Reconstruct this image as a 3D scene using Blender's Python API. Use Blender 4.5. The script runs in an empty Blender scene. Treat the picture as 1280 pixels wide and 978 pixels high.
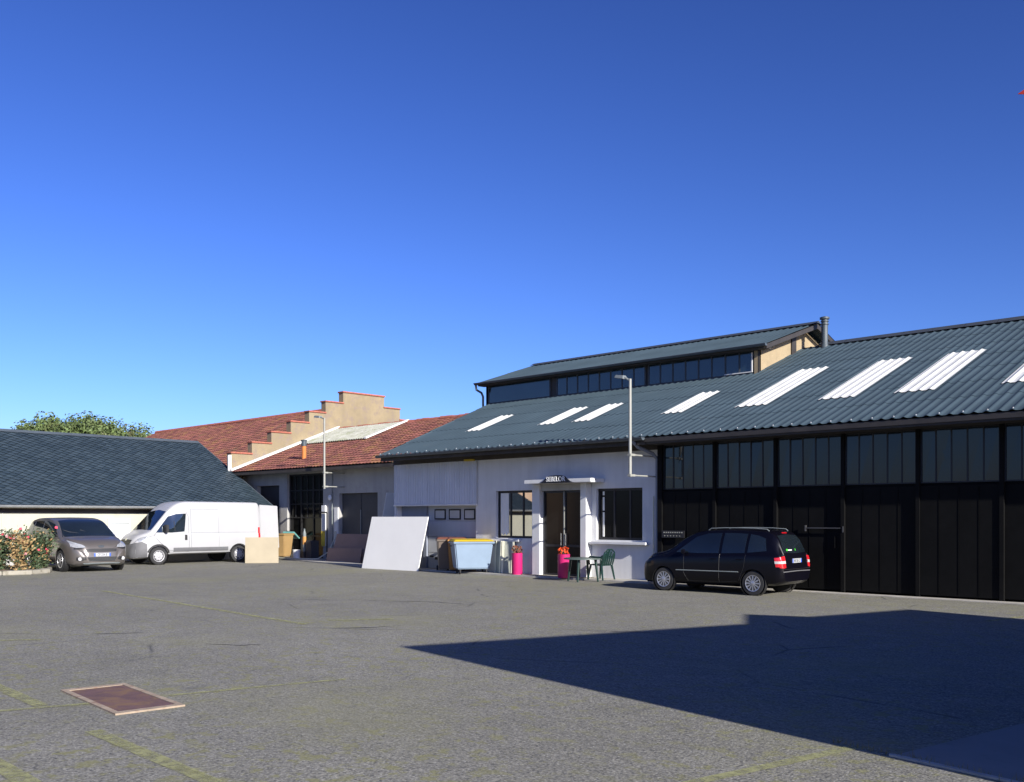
import bpy, bmesh, math, random
from mathutils import Vector, Matrix
from mathutils.bvhtree import BVHTree
R = math.radians
random.seed(7)
scene = bpy.context.scene
COL = scene.collection

# ------------------------------------------------------------------ materials
def new_mat(name):
    m = bpy.data.materials.new(name); m.use_nodes = True
    nt = m.node_tree
    return m, nt, nt.nodes['Principled BSDF']

def N(nt, typ, **kw):
    n = nt.nodes.new(typ)
    for k, v in kw.items():
        if k in ('operation', 'blend_type', 'data_type', 'feature', 'noise_dimensions', 'wave_type', 'bands_direction', 'offset', 'distance'):
            try: setattr(n, k, v); continue
            except Exception: pass
        n.inputs[k].default_value = v
    return n

def coords(nt, scale=(1, 1, 1), rot=(0, 0, 0), kind='Object'):
    tc = nt.nodes.new('ShaderNodeTexCoord')
    mp = nt.nodes.new('ShaderNodeMapping')
    mp.inputs['Scale'].default_value = scale
    mp.inputs['Rotation'].default_value = rot
    nt.links.new(tc.outputs[kind], mp.inputs['Vector'])
    return mp.outputs['Vector']

def noise(nt, vec, scale, detail=4, rough=.55):
    n = nt.nodes.new('ShaderNodeTexNoise')
    n.inputs['Scale'].default_value = scale
    n.inputs['Detail'].default_value = detail
    n.inputs['Roughness'].default_value = rough
    nt.links.new(vec, n.inputs['Vector'])
    return n.outputs['Fac']

def ramp(nt, fac, stops):
    r = nt.nodes.new('ShaderNodeValToRGB')
    els = r.color_ramp.elements
    while len(els) < len(stops): els.new(.5)
    for e, (p, c) in zip(els, stops):
        e.position = p
        e.color = (c, c, c, 1) if not hasattr(c, '__len__') else (*c, 1)
    nt.links.new(fac, r.inputs['Fac'])
    return r.outputs['Color']

def mix(nt, fac, a, b, mode='MIX'):
    m = nt.nodes.new('ShaderNodeMix'); m.data_type = 'RGBA'; m.blend_type = mode
    for sock, v in ((m.inputs[0], fac), (m.inputs[6], a), (m.inputs[7], b)):
        if isinstance(v, bpy.types.NodeSocket): nt.links.new(v, sock)
        elif hasattr(v, '__len__'): sock.default_value = (*v[:3], 1)
        else: sock.default_value = v
    return m.outputs[2]

def bump(nt, bsdf, h, strength=.3, dist=.01):
    b = nt.nodes.new('ShaderNodeBump')
    b.inputs['Strength'].default_value = strength
    b.inputs['Distance'].default_value = dist
    nt.links.new(h, b.inputs['Height'])
    nt.links.new(b.outputs['Normal'], bsdf.inputs['Normal'])

def pmat(name, col, rough=.6, metal=0., var=.15, vscale=2.5, dirt=None, bmp=0., bscale=60, spec=.5, coat=0., streak=None):
    m, nt, b = new_mat(name)
    v = coords(nt)
    n1 = noise(nt, v, vscale, 6, .6)
    dark = tuple(c * (1 - var) for c in col); light = tuple(min(1, c * (1 + var)) for c in col)
    c = ramp(nt, n1, [(.3, dark), (.7, light)])
    if streak:
        vs = coords(nt, (streak[0], streak[0], streak[0] * .06))
        s = ramp(nt, noise(nt, vs, 1.0, 5, .65), [(.45, 0.), (.75, 1.)])
        m2 = nt.nodes.new('ShaderNodeMath'); m2.operation = 'MULTIPLY'; m2.inputs[1].default_value = streak[2]
        nt.links.new(s, m2.inputs[0])
        c = mix(nt, m2.outputs[0], c, streak[1])
    if dirt:
        d = ramp(nt, noise(nt, v, dirt[0], 7, .7), [(dirt[2], 0.), (min(1, dirt[2] + .15), 1.)])
        c = mix(nt, d, c, dirt[1])
    nt.links.new(c, b.inputs['Base Color'])
    b.inputs['Roughness'].default_value = rough
    b.inputs['Metallic'].default_value = metal
    b.inputs['Specular IOR Level'].default_value = spec
    b.inputs['Coat Weight'].default_value = coat
    if coat: b.inputs['Coat Roughness'].default_value = .04
    if bmp:
        bump(nt, b, noise(nt, v, bscale, 4), bmp, .008)
    return m

M = {}
def build_materials():
    # asphalt ---------------------------------------------------------
    m, nt, b = new_mat('asphalt')
    v = coords(nt)
    big = noise(nt, v, .22, 5, .6)
    mid = noise(nt, v, 1.6, 6, .65)
    fine = noise(nt, v, 38, 3, .7)
    base = ramp(nt, big, [(.3, (.164, .158, .136)), (.7, (.205, .198, .172))])
    c = mix(nt, .6, base, ramp(nt, mid, [(.3, .72), (.7, 1.1)]), 'MULTIPLY')
    c = mix(nt, .8, c, ramp(nt, fine, [(.34, .45), (.5, 1.0), (.66, 1.6)]), 'MULTIPLY')
    mot = noise(nt, v, 11, 4, .7)
    c = mix(nt, .7, c, ramp(nt, mot, [(.35, .72), (.65, 1.25)]), 'MULTIPLY')
    vo = nt.nodes.new('ShaderNodeTexVoronoi'); vo.inputs['Scale'].default_value = 42
    nt.links.new(v, vo.inputs['Vector'])
    grit = ramp(nt, vo.outputs['Distance'], [(.0, 1.0), (.30, 0.)])
    sel = ramp(nt, noise(nt, v, 19, 2), [(.50, 0.), (.56, 1.)])
    g2 = mix(nt, 1., grit, sel, 'MULTIPLY')
    c = mix(nt, g2, c, (.46, .45, .42))
    sel2 = ramp(nt, noise(nt, v, 24, 2), [(.58, 0.), (.66, .75)])
    c = mix(nt, sel2, c, (.06, .06, .06))
    moss = ramp(nt, noise(nt, v, 5.0, 5, .7), [(.52, 0.), (.60, .70)])
    mossm = ramp(nt, noise(nt, v, .45, 4, .6), [(.40, 0.35), (.58, 1.)])
    mm = mix(nt, 1., moss, mossm, 'MULTIPLY')
    c = mix(nt, mm, c, (.185, .180, .075))
    moss2 = ramp(nt, noise(nt, v, .33, 3, .5), [(.52, 0.), (.70, .35)])
    c = mix(nt, moss2, c, (.200, .195, .105))
    # cracks
    vw = nt.nodes.new('ShaderNodeTexVoronoi'); vw.feature = 'DISTANCE_TO_EDGE'; vw.inputs['Scale'].default_value = .28
    nz = nt.nodes.new('ShaderNodeTexNoise'); nz.inputs['Scale'].default_value = 1.4; nz.inputs['Detail'].default_value = 6
    nt.links.new(v, nz.inputs['Vector'])
    wv = mix(nt, .12, v, nz.outputs['Color'], 'ADD')
    nt.links.new(wv, vw.inputs['Vector'])
    cr = ramp(nt, vw.outputs['Distance'], [(.0, .75), (.010, 0.)])
    crm = ramp(nt, noise(nt, v, .7, 3), [(.5, 0.), (.62, 1.)])
    cc = mix(nt, 1., cr, crm, 'MULTIPLY')
    c = mix(nt, cc, c, (.05, .05, .05))
    spot = ramp(nt, noise(nt, v, .9, 3, .5), [(.70, 0.), (.78, .5)])
    c = mix(nt, spot, c, (.08, .08, .08))
    nt.links.new(c, b.inputs['Base Color'])
    b.inputs['Roughness'].default_value = .92
    b.inputs['Specular IOR Level'].default_value = .25
    h = mix(nt, .5, fine, vo.outputs['Distance'])
    bump(nt, b, h, .55, .012)
    M['asphalt'] = m
    # worn paint ------------------------------------------------------
    m, nt, b = new_mat('worn_line_paint')
    v = coords(nt)
    b.inputs['Roughness'].default_value = .9
    c = ramp(nt, noise(nt, v, 9, 6, .7), [(.3, (.21, .21, .09)), (.7, (.34, .34, .16))])
    nt.links.new(c, b.inputs['Base Color'])
    a = ramp(nt, noise(nt, v, 7, 9, .8), [(.36, 0.05), (.56, .85)])
    nt.links.new(a, b.inputs['Alpha'])
    M['line'] = m
    M['concrete'] = pmat('pale_concrete', (.36, .34, .30), .9, var=.2, vscale=3, dirt=(6, (.2, .19, .15), .6), bmp=.3)
    M['slab'] = pmat('smooth_concrete_slab', (.18, .18, .175), .85, var=.12, vscale=1.2, dirt=(4, (.12, .12, .11), .60), bmp=.25)
    M['kerbstone'] = pmat('kerb_concrete', (.27, .25, .20), .9, var=.2, vscale=2, dirt=(5, (.15, .13, .09), .52), bmp=.4)
    M['soil'] = pmat('dry_soil', (.16, .11, .07), .95, var=.35, vscale=9, bmp=.8, bscale=25)
    M['frame_stone'] = pmat('manhole_frame', (.30, .235, .17), .9, var=.25, vscale=6, dirt=(9, (.22, .12, .08), .52), bmp=.4)
    M['rust'] = pmat('rusty_plate', (.105, .055, .052), .85, var=.25, vscale=5, dirt=(3.5, (.16, .09, .045), .47), bmp=.35, bscale=90)
    # walls -----------------------------------------------------------
    M['render_white'] = pmat('weathered_white_render', (.60, .60, .60), .9, var=.06, vscale=1.4, streak=(3.2, (.42, .42, .42), .45), dirt=(3.5, (.47, .46, .44), .68), bmp=.18, bscale=70)
    M['white_paint'] = pmat('white_paint', (.58, .58, .57), .75, var=.06, vscale=2, streak=(5, (.46, .45, .42), .35), bmp=.1)
    M['clad'] = pmat('corrugated_cladding', (.50, .52, .57), .55, var=.08, vscale=1.5, streak=(4, (.36, .38, .42), .5))
    M['grey_panel'] = pmat('grey_door_panel', (.42, .43, .44), .6, var=.06, vscale=1.5, streak=(4, (.32, .32, .32), .4))
    M['slate_panel'] = pmat('grey_blue_panel', (.20, .22, .27), .6, var=.08)
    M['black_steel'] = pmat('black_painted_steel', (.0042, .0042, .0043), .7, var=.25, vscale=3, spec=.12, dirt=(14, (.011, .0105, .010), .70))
    M['black_frame'] = pmat('black_window_frame', (.012, .012, .014), .5, var=.2)
    M['brown_trim'] = pmat('dark_brown_fascia', (.030, .026, .024), .6, var=.2)
    M['dark_timber'] = pmat('dark_timber_soffit', (.04, .034, .03), .8, var=.3)
    M['gutter_dark'] = pmat('slate_grey_gutter', (.06, .075, .09), .45, var=.12)
    M['gutter_zinc'] = pmat('zinc_gutter', (.33, .34, .34), .45, metal=.4, var=.15)
    M['cream'] = pmat('cream_render', (.41, .40, .315), .9, var=.06, vscale=1.5, streak=(3, (.34, .32, .24), .4), bmp=.12)
    M['gable'] = pmat('aged_gable_render', (.235, .185, .11), .92, var=.16, vscale=1.2, dirt=(2.2, (.20, .155, .12), .50), bmp=.4, bscale=30, streak=(2, (.165, .135, .09), .5))
    M['gable_cream'] = pmat('cream_gable_board', (.29, .225, .135), .85, var=.12, vscale=3)
    M['coping'] = pmat('red_coping_tile', (.34, .11, .07), .8, var=.25, vscale=6)
    M['beige'] = pmat('beige_render', (.52, .36, .24), .9, var=.08)
    M['stone_wall'] = pmat('greyish_render', (.36, .35, .33), .9, var=.12, vscale=1.2, streak=(2.5, (.24, .24, .24), .5), dirt=(2, (.28, .27, .26), .55), bmp=.25)
    # roofs -----------------------------------------------------------
    M['roof_blue'] = pmat('blue_grey_roof_sheet', (.048, .072, .088), .7, var=.14, vscale=.8, dirt=(1.6, (.062, .082, .092), .60), spec=.15)
    M['roof_ridge'] = pmat('dark_ridge_cap', (.035, .042, .052), .6, var=.15)
    M['skylight'] = pmat('translucent_white_sheet', (.62, .62, .585), .6, var=.12, vscale=2, dirt=(4, (.46, .45, .39), .56), streak=(3, (.42, .40, .34), .4))
    # clay tiles: each tile its own tone
    m, nt, b = new_mat('clay_tiles')
    tc = nt.nodes.new('ShaderNodeTexCoord')
    br = nt.nodes.new('ShaderNodeTexBrick')
    br.inputs['Scale'].default_value = 1.0
    br.inputs['Brick Width'].default_value = .22; br.inputs['Row Height'].default_value = .33
    br.inputs['Mortar Size'].default_value = .0; br.offset = 0
    br.inputs['Color1'].default_value = (.13, .046, .038, 1); br.inputs['Color2'].default_value = (.27, .095, .072, 1)
    nt.links.new(tc.outputs['UV'], br.inputs['Vector'])
    v = coords(nt)
    c = mix(nt, .5, br.outputs['Color'], ramp(nt, noise(nt, v, .9, 6, .7), [(.3, .5), (.7, 1.15)]), 'MULTIPLY')
    lich = ramp(nt, noise(nt, v, 1.3, 8, .78), [(.50, 0.), (.64, .75)])
    c = mix(nt, lich, c, (.27, .15, .045))
    gr = ramp(nt, noise(nt, v, .55, 7, .75), [(.60, 0.), (.70, .6)])
    c = mix(nt, gr, c, (.13, .12, .07))
    nt.links.new(c, b.inputs['Base Color']); b.inputs['Roughness'].default_value = .85
    M['tiles'] = m
    # slates
    m, nt, b = new_mat('diamond_slates')
    at = nt.nodes.new('ShaderNodeAttribute'); at.attribute_name = 'tone'
    v = coords(nt)
    c = ramp(nt, at.outputs['Fac'], [(0., (.025, .040, .053)), (1., (.042, .062, .078))])
    c = mix(nt, .4, c, ramp(nt, noise(nt, v, .7, 5), [(.3, .7), (.7, 1.2)]), 'MULTIPLY')
    nt.links.new(c, b.inputs['Base Color']); b.inputs['Roughness'].default_value = .6
    b.inputs['Specular IOR Level'].default_value = .3
    M['slates'] = m
    M['slate_edge'] = pmat('slate_ridge', (.06, .075, .09), .6)
    M['asbestos'] = pmat('mossy_cement_sheet', (.30, .30, .24), .9, var=.2, vscale=2, dirt=(1.8, (.20, .22, .12), .52), streak=(5, (.5, .5, .46), .6))
    M['flash_white'] = pmat('pale_mortar_flashing', (.66, .64, .60), .85, var=.1, vscale=3)
    # glass -----------------------------------------------------------
    def glass(name, col, rough, refl, tint=(1, 1, 1)):
        m, nt, b = new_mat(name)
        v = coords(nt)
        c = ramp(nt, noise(nt, v, .6, 3), [(.3, tuple(x * .6 for x in col)), (.7, tuple(x * 1.4 for x in col))])
        nt.links.new(c, b.inputs['Base Color'])
        b.inputs['Roughness'].default_value = rough
        g = nt.nodes.new('ShaderNodeBsdfGlossy'); g.inputs['Roughness'].default_value = rough
        g.inputs['Color'].default_value = (*tint, 1)
        mx = nt.nodes.new('ShaderNodeMixShader'); mx.inputs[0].default_value = refl
        out = nt.nodes['Material Output']
        nt.links.new(b.outputs[0], mx.inputs[1]); nt.links.new(g.outputs[0], mx.inputs[2])
        nt.links.new(mx.outputs[0], out.inputs['Surface'])
        nz = noise(nt, v, .9, 2)
        bump(nt, b, nz, .03, .02)
        return m
    M['glass_mirror'] = glass('reflective_office_glass', (.012, .012, .013), .015, .32)
    M['glass_dark'] = glass('dark_window_glass', (.010, .010, .011), .03, .02)
    M['glass_dull'] = pmat('dim_window_glass', (.008, .008, .008), .12, var=.3, vscale=.8, spec=.16)
    M['glass_upper'] = glass('upper_glazing', (.005, .010, .015), .06, .012)
    M['glass_mon'] = glass('clerestory_glass', (.015, .028, .036), .10, .05)
    M['glass_car'] = glass('car_glass', (.008, .012, .016), .02, .05, (.75, .9, 1))
    M['glass_garage'] = pmat('frosted_garage_pane', (.42, .42, .41), .35, var=.1)
    # objects ---------------------------------------------------------
    M['paint_taupe'] = pmat('taupe_metallic_paint', (.115, .103, .094), .36, metal=.35, var=.05, coat=.6)
    M['paint_black'] = pmat('blue_black_car_paint', (.0022, .002, .0045), .3, metal=.0, var=.05, coat=.22, spec=.2)
    M['paint_white'] = pmat('white_van_paint', (.34, .34, .345), .4, var=.04, vscale=1.2, coat=.2, dirt=(1.5, (.29, .285, .27), .62))
    M['plastic_grey'] = pmat('grey_bumper_plastic', (.10, .10, .105), .6, var=.1)
    M['plastic_black'] = pmat('black_plastic', (.012, .012, .013), .5, var=.15)
    M['tyre'] = pmat('tyre_rubber', (.022, .022, .023), .85, var=.2, bmp=.2)
    M['rim'] = pmat('alloy_rim', (.50, .50, .52), .35, metal=.8, var=.08)
    M['rim_grey'] = pmat('steel_wheel_cover', (.42, .42, .43), .45, metal=.4, var=.1)
    M['chrome'] = pmat('chrome', (.7, .7, .7), .12, metal=1., var=.03)
    M['lamp_clear'] = pmat('clear_headlamp', (.36, .37, .38), .12, metal=.3, var=.2, vscale=14, coat=1.)
    M['lamp_red'] = pmat('red_tail_lamp', (.50, .012, .018), .2, var=.2, vscale=9, coat=1.)
    M['lamp_white'] = pmat('white_lamp_lens', (.45, .45, .45), .2, var=.1, coat=1.)
    M['plate'] = pmat('plate_white', (.36, .37, .38), .5, var=.04)
    M['plate_blue'] = pmat('plate_blue', (.02, .08, .45), .5, var=.05)
    M['ink'] = pmat('black_ink', (.02, .02, .02), .6, var=.05)
    M['sticker_green'] = pmat('green_sticker', (.06, .55, .03), .5, var=.05)
    M['white_board'] = pmat('white_board', (.71, .70, .665), .7, var=.03, vscale=1.2, dirt=(2, (.63, .615, .575), .64))
    M['cream_board'] = pmat('cream_plywood', (.30, .255, .175), .75, var=.08, vscale=1.5, dirt=(3, (.26, .215, .145), .6))
    M['brown_board'] = pmat('brown_hardboard', (.26, .165, .12), .75, var=.1, vscale=2, dirt=(3, (.21, .13, .09), .6))
    M['board_edge'] = pmat('pale_board_edge', (.55, .52, .46), .8)
    M['bin_tan'] = pmat('tan_bin_plastic', (.31, .20, .085), .5, var=.07)
    M['bin_orange'] = pmat('orange_brown_bin_plastic', (.42, .20, .05), .5, var=.1)
    M['bin_brown'] = pmat('dark_brown_bin_plastic', (.11, .085, .065), .55, var=.12)
    M['bin_blue'] = pmat('light_blue_bin_plastic', (.185, .25, .33), .5, var=.06, dirt=(4, (.15, .21, .28), .62))
    M['lid_yellow'] = pmat('yellow_bin_lid', (.46, .33, .015), .45, var=.08)
    M['lid_red'] = pmat('dull_red_bin_lid', (.16, .06, .04), .5, var=.1)
    M['lid_teal'] = pmat('teal_bin_lid', (.12, .30, .28), .45, var=.1)
    M['pink'] = pmat('hot_pink_planter', (.46, .012, .12), .45, var=.05, vscale=2)
    M['flower_orange'] = pmat('orange_flower', (.62, .08, .015), .7, var=.3, vscale=30)
    M['flower_rust'] = pmat('rust_brown_plant', (.22, .085, .05), .8, var=.3, vscale=30)
    M['rose'] = pmat('pink_rose', (.75, .08, .14), .6, var=.25, vscale=30)
    M['rose_pale'] = pmat('pale_rose', (.62, .30, .30), .6, var=.25, vscale=30)
    M['leaf'] = pmat('rose_leaf', (.05, .075, .034), .6, var=.45, vscale=7)
    M['dry_leaf'] = pmat('dry_brown_leaf', (.27, .18, .075), .8, var=.35, vscale=8)
    M['stem'] = pmat('brown_stem', (.11, .075, .04), .85, var=.3, vscale=12)
    M['weed'] = pmat('weed_stem', (.17, .15, .06), .85, var=.4, vscale=20)
    M['bark'] = pmat('tree_bark', (.10, .08, .06), .9, var=.3, vscale=4, bmp=.6, bscale=14)
    m = pmat('tree_leaf', (.078, .112, .032), .7, var=.6, vscale=1.1, dirt=(.8, (.105, .085, .035), .54)); M['tree_leaf'] = m
    M['green_plastic'] = pmat('dark_green_plastic', (.005, .026, .020), .4, var=.12)
    M['table_top'] = pmat('grey_green_plastic', (.07, .095, .085), .45, var=.1)
    M['post_zinc'] = pmat('pale_galvanised_post', (.27, .27, .24), .6, metal=.1, var=.1)
    M['lamp_head'] = pmat('grey_lamp_head', (.16, .18, .18), .5, var=.1)
    M['flue_orange'] = pmat('orange_clay_flue', (.45, .15, .035), .8, var=.2, vscale=8)
    M['flue_grey'] = pmat('grey_metal_flue', (.05, .065, .075), .55, metal=.0, var=.15)
    M['sign_black'] = pmat('black_sign_board', (.010, .010, .014), .5, var=.1)
    M['sign_letter'] = pmat('white_sign_letter', (.75, .75, .73), .6, var=.04)
    M['bucket'] = pmat('white_bucket', (.72, .71, .68), .5, var=.05)
    M['hose'] = pmat('pale_hose', (.52, .52, .42), .6, var=.12)
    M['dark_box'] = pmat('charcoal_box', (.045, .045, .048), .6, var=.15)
    M['yellow_band'] = pmat('yellow_band_paint', (.55, .40, .04), .7, var=.12)
    M['red_flag'] = pmat('red_cloth', (.45, .03, .02), .8, var=.1)
    M['bulkhead'] = pmat('white_bulkhead_lamp', (.75, .76, .76), .4, var=.05)
    M['frame_pale'] = pmat('pale_panel_frame', (.62, .60, .46), .7, var=.08)
    M['screen_grey'] = pmat('grey_green_screen', (.30, .31, .26), .75, var=.1, dirt=(3, (.24, .25, .19), .6))
build_materials()

# ------------------------------------------------------------------ mesh tools
class MB:
    def __init__(s): s.v = []; s.f = []; s.uv = None
    def vert(s, p): s.v.append(tuple(p)); return len(s.v) - 1
    def face(s, *pts):
        i = len(s.v); s.v += [tuple(p) for p in pts]; s.f.append(tuple(range(i, i + len(pts)))); return s
    def box(s, x0, x1, y0, y1, z0, z1):
        i = len(s.v)
        s.v += [(x0,y0,z0),(x1,y0,z0),(x1,y1,z0),(x0,y1,z0),(x0,y0,z1),(x1,y0,z1),(x1,y1,z1),(x0,y1,z1)]
        for q in ((0,3,2,1),(4,5,6,7),(0,1,5,4),(1,2,6,5),(2,3,7,6),(3,0,4,7)): s.f.append(tuple(i + k for k in q))
        return s
    def hexa(s, b, t):           # 4 bottom pts ccw, 4 top pts
        i = len(s.v); s.v += [tuple(p) for p in b] + [tuple(p) for p in t]
        for q in ((0,3,2,1),(4,5,6,7),(0,1,5,4),(1,2,6,5),(2,3,7,6),(3,0,4,7)): s.f.append(tuple(i + k for k in q))
        return s
    def prism(s, poly, d):       # poly: list of 3D points, d: extrusion vector
        d = Vector(d); a = [Vector(p) for p in poly]; n = len(a); i = len(s.v)
        s.v += [tuple(p) for p in a] + [tuple(p + d) for p in a]
        s.f.append(tuple(range(i, i + n))[::-1]); s.f.append(tuple(range(i + n, i + 2 * n)))
        for k in range(n): s.f.append((i + k, i + (k + 1) % n, i + n + (k + 1) % n, i + n + k))
        return s
    def tube(s, pts, r, n=8, cap=True):
        pts = [Vector(p) for p in pts]; rr = r if hasattr(r, '__len__') else [r] * len(pts)
        rings = []
        ref = None
        for k, p in enumerate(pts):
            d = (pts[min(k + 1, len(pts) - 1)] - pts[max(k - 1, 0)]).normalized()
            if ref is None:
                ref = Vector((0, 0, 1)) if abs(d.z) < .9 else Vector((1, 0, 0))
            a = d.cross(ref).normalized(); b_ = a.cross(d).normalized(); ref = b_
            ring = []
            for q in range(n):
                t = 2 * math.pi * q / n
                ring.append(s.vert(p + (a * math.cos(t) + b_ * math.sin(t)) * rr[k]))
            rings.append(ring)
        for A, B in zip(rings, rings[1:]):
            for q in range(n): s.f.append((A[q], A[(q + 1) % n], B[(q + 1) % n], B[q]))
        if cap: s.f.append(tuple(rings[0][::-1])); s.f.append(tuple(rings[-1]))
        return s
    def lathe(s, prof, o=(0, 0, 0), axis='z', n=24, cap=True):
        o = Vector(o); rings = []
        for r, h in prof:
            ring = []
            for q in range(n):
                t = 2 * math.pi * q / n
                a, b_ = r * math.cos(t), r * math.sin(t)
                p = {'z': (a, b_, h), 'y': (a, h, b_), 'x': (h, a, b_)}[axis]
                ring.append(s.vert(o + Vector(p)))
            rings.append(ring)
        for A, B in zip(rings, rings[1:]):
            for q in range(n): s.f.append((A[q], A[(q + 1) % n], B[(q + 1) % n], B[q]))
        if cap: s.f.append(tuple(rings[0][::-1])); s.f.append(tuple(rings[-1]))
        return s
    def grid(s, rows):           # rows of points
        idx = [[s.vert(p) for p in r] for r in rows]
        for A, B in zip(idx, idx[1:]):
            for k in range(len(A) - 1): s.f.append((A[k], A[k + 1], B[k + 1], B[k]))
        return idx
    def build(s, name, mat, parent=None, world=True, smooth=False, bevel=0., fix=True, uvs=None, tone=None):
        org = Vector((0, 0, 0))
        if world and parent is not None:
            q = parent
            while q.parent: q = q.parent
            org = q.location.copy()
        me = bpy.data.meshes.new(name)
        me.from_pydata([tuple(Vector(p) - org) for p in s.v], [], s.f)
        if fix:
            bm = bmesh.new(); bm.from_mesh(me)
            bmesh.ops.recalc_face_normals(bm, faces=bm.faces)
            if bevel:
                es = [e for e in bm.edges if len(e.link_faces) == 2 and e.calc_face_angle(0) > .6]
                bmesh.ops.bevel(bm, geom=es, offset=bevel, segments=2, affect='EDGES', clamp_overlap=True)
            bm.to_mesh(me); bm.free()
        me.materials.append(M[mat] if isinstance(mat, str) else mat)
        if uvs:
            ul = me.uv_layers.new(name='UVMap')
            for l in me.loops: ul.data[l.index].uv = uvs[l.vertex_index]
        if tone:
            at = me.attributes.new('tone', 'FLOAT', 'FACE')
            for k, t in enumerate(tone): at.data[k].value = t
        if smooth:
            for p in me.polygons: p.use_smooth = True
            try: me.set_sharp_from_angle(angle=R(38))
            except Exception: pass
        o = bpy.data.objects.new(name, me); COL.objects.link(o)
        if parent is not None: o.parent = parent
        return o

def thing(name, label, cat, loc=(0, 0, 0), rz=0., group=None):
    o = bpy.data.objects.new(name, None); COL.objects.link(o)
    o.empty_display_size = .2
    o.location = loc; o.rotation_euler = (0, 0, rz); o['label'] = label; o['category'] = cat
    if group: o['group'] = group
    return o
def tag(o, label, cat, group=None):
    o['label'] = label; o['category'] = cat
    if group: o['group'] = group
    return o
def struct(o, kind='structure'):
    o['kind'] = kind; return o
def text_mesh(name, txt, size, mat, parent, mtx, extrude=.006, sx=1.):
    cu = bpy.data.curves.new(name, 'FONT'); cu.body = txt; cu.size = size; cu.extrude = extrude
    cu.align_x = 'CENTER'; cu.align_y = 'CENTER'
    t = bpy.data.objects.new(name, cu); COL.objects.link(t)
    dg = bpy.context.evaluated_depsgraph_get()
    me = bpy.data.meshes.new_from_object(t.evaluated_get(dg))
    bpy.data.objects.remove(t); bpy.data.curves.remove(cu)
    me.transform(mtx @ Matrix.Diagonal((sx, 1, 1, 1)))
    me.name = name
    me.materials.clear(); me.materials.append(M[mat])
    o = bpy.data.objects.new(name, me); COL.objects.link(o); o.parent = parent
    return o

def frame_boxes(mb, x0, x1, z0, z1, y0, y1, w, bars=()):
    mb.box(x0, x0 + w, y0, y1, z0, z1); mb.box(x1 - w, x1, y0, y1, z0, z1)
    mb.box(x0 + w, x1 - w, y0, y1, z0, z0 + w); mb.box(x0 + w, x1 - w, y0, y1, z1 - w, z1)
    for b in bars: mb.box(b - w / 2, b + w / 2, y0 + .003, y1 - .003, z0 + w, z1 - w)

def wall_with_holes(mb, x0, x1, z0, z1, yf, yb, holes):
    """solid wall from x0..x1, z0..z1 between yf (front) and yb with rectangular openings"""
    xs = sorted({x0, x1, *[h[0] for h in holes], *[h[1] for h in holes]})
    for a, b in zip(xs, xs[1:]):
        hs = sorted([h for h in holes if h[0] <= a + 1e-6 and h[1] >= b - 1e-6], key=lambda h: h[2])
        z = z0
        for h in hs:
            if h[2] > z + 1e-6: mb.box(a, b, yf, yb, z, h[2])
            z = h[3]
        if z < z1 - 1e-6: mb.box(a, b, yf, yb, z, z1)

# ------------------------------------------------------------------ ground
mb = MB(); mb.grid([[(x, y, 0) for x in (-500, -60, -30, -15, 0, 15, 60, 500)] for y in (-500, -40, -15, 0, 8, 16, 30, 60, 500)])
struct(mb.build('ground', 'asphalt'))
def strip(pts, w, z=.005, wob=.0):
    mb = MB(); pts = [Vector((*p, z)) for p in pts]
    out = []
    for a, b in zip(pts, pts[1:]):
        n = max(1, int((b - a).length / .4))
        for k in range(n): out.append(a.lerp(b, k / n))
    out.append(pts[-1])
    L = []; Rr = []
    for k, p in enumerate(out):
        d = (out[min(k + 1, len(out) - 1)] - out[max(0, k - 1)]).normalized()
        q = Vector((-d.y, d.x, 0)); ww = w * (1 + random.uniform(-.15, .15)) / 2
        L.append(p + q * ww); Rr.append(p - q * ww)
    mb.grid([L, Rr])
    return struct(mb.build('parking_line', 'line', fix=False))
strip([(-12.2, 3.62), (-10.66, 3.53), (-9.34, 3.45)], .14)
strip([(-7.94, 3.34), (-7.2, 3.30), (-5.86, 3.24), (-4.5, 3.1)], .14)
strip([(-9.6, 2.4), (-9.37, 3.1), (-9.15, 3.73), (-9.08, 4.10)], .08)
strip([(-8.98, 4.52), (-8.82, 5.15), (-8.5, 6.3)], .08)
strip([(-8.6, 2.47), (-7.31, 2.42), (-6.75, 2.39), (-5.5, 2.33)], .14)
strip([(-23.03, 9.93), (-13.34, 9.1)], .13)
strip([(-13.59, 9.71), (-12.98, 10.65)], .13)
strip([(-16.0, 3.6), (-14.77, 4.89), (-14.44, 5.33)], .12)
strip([(-3.16, 7.1), (-3.49, 5.52), (-3.8, 4.0)], .10)
strip([(-5.4, 17.3), (-5.18, 18.64)], .12)

# concrete apron along the workshop, sill strip under the black doors
mb = MB()
mb.hexa([(-36.9, 23.1, -.05), (-26.6, 20.98, -.05), (-26.6, 21.8, -.05), (-36.9, 24.22, -.05)], [(-36.9, 23.1, .045), (-26.6, 20.98, .045), (-26.6, 21.8, .045), (-36.9, 24.22, .045)])
mb.box(-26.598, -14.97, 21.0, 21.75, -.05, .045)
struct(mb.build('concrete_apron', 'concrete'))
mb = MB(); mb.box(-15.05, 3.0, 21.22, 21.55, -.05, .018)
struct(mb.build('door_threshold', 'concrete', bevel=.01))
mb = MB(); mb.prism([(-2.83, 7.07, -.2), (-2.45, 9.05, -.2), (6.5, 7.4, -.2), (6.1, 5.41, -.2)], (0, 0, .208))
struct(mb.build('concrete_slab', 'slab'))
mb = MB(); mb.prism([(-2.87, 7.055, -.2), (-2.83, 7.066, -.2), (6.1, 5.405, -.2), (6.09, 5.37, -.2), (-2.86, 7.02, -.2)], (0, 0, .214))
struct(mb.build('slab_edging', 'concrete'))

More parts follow.
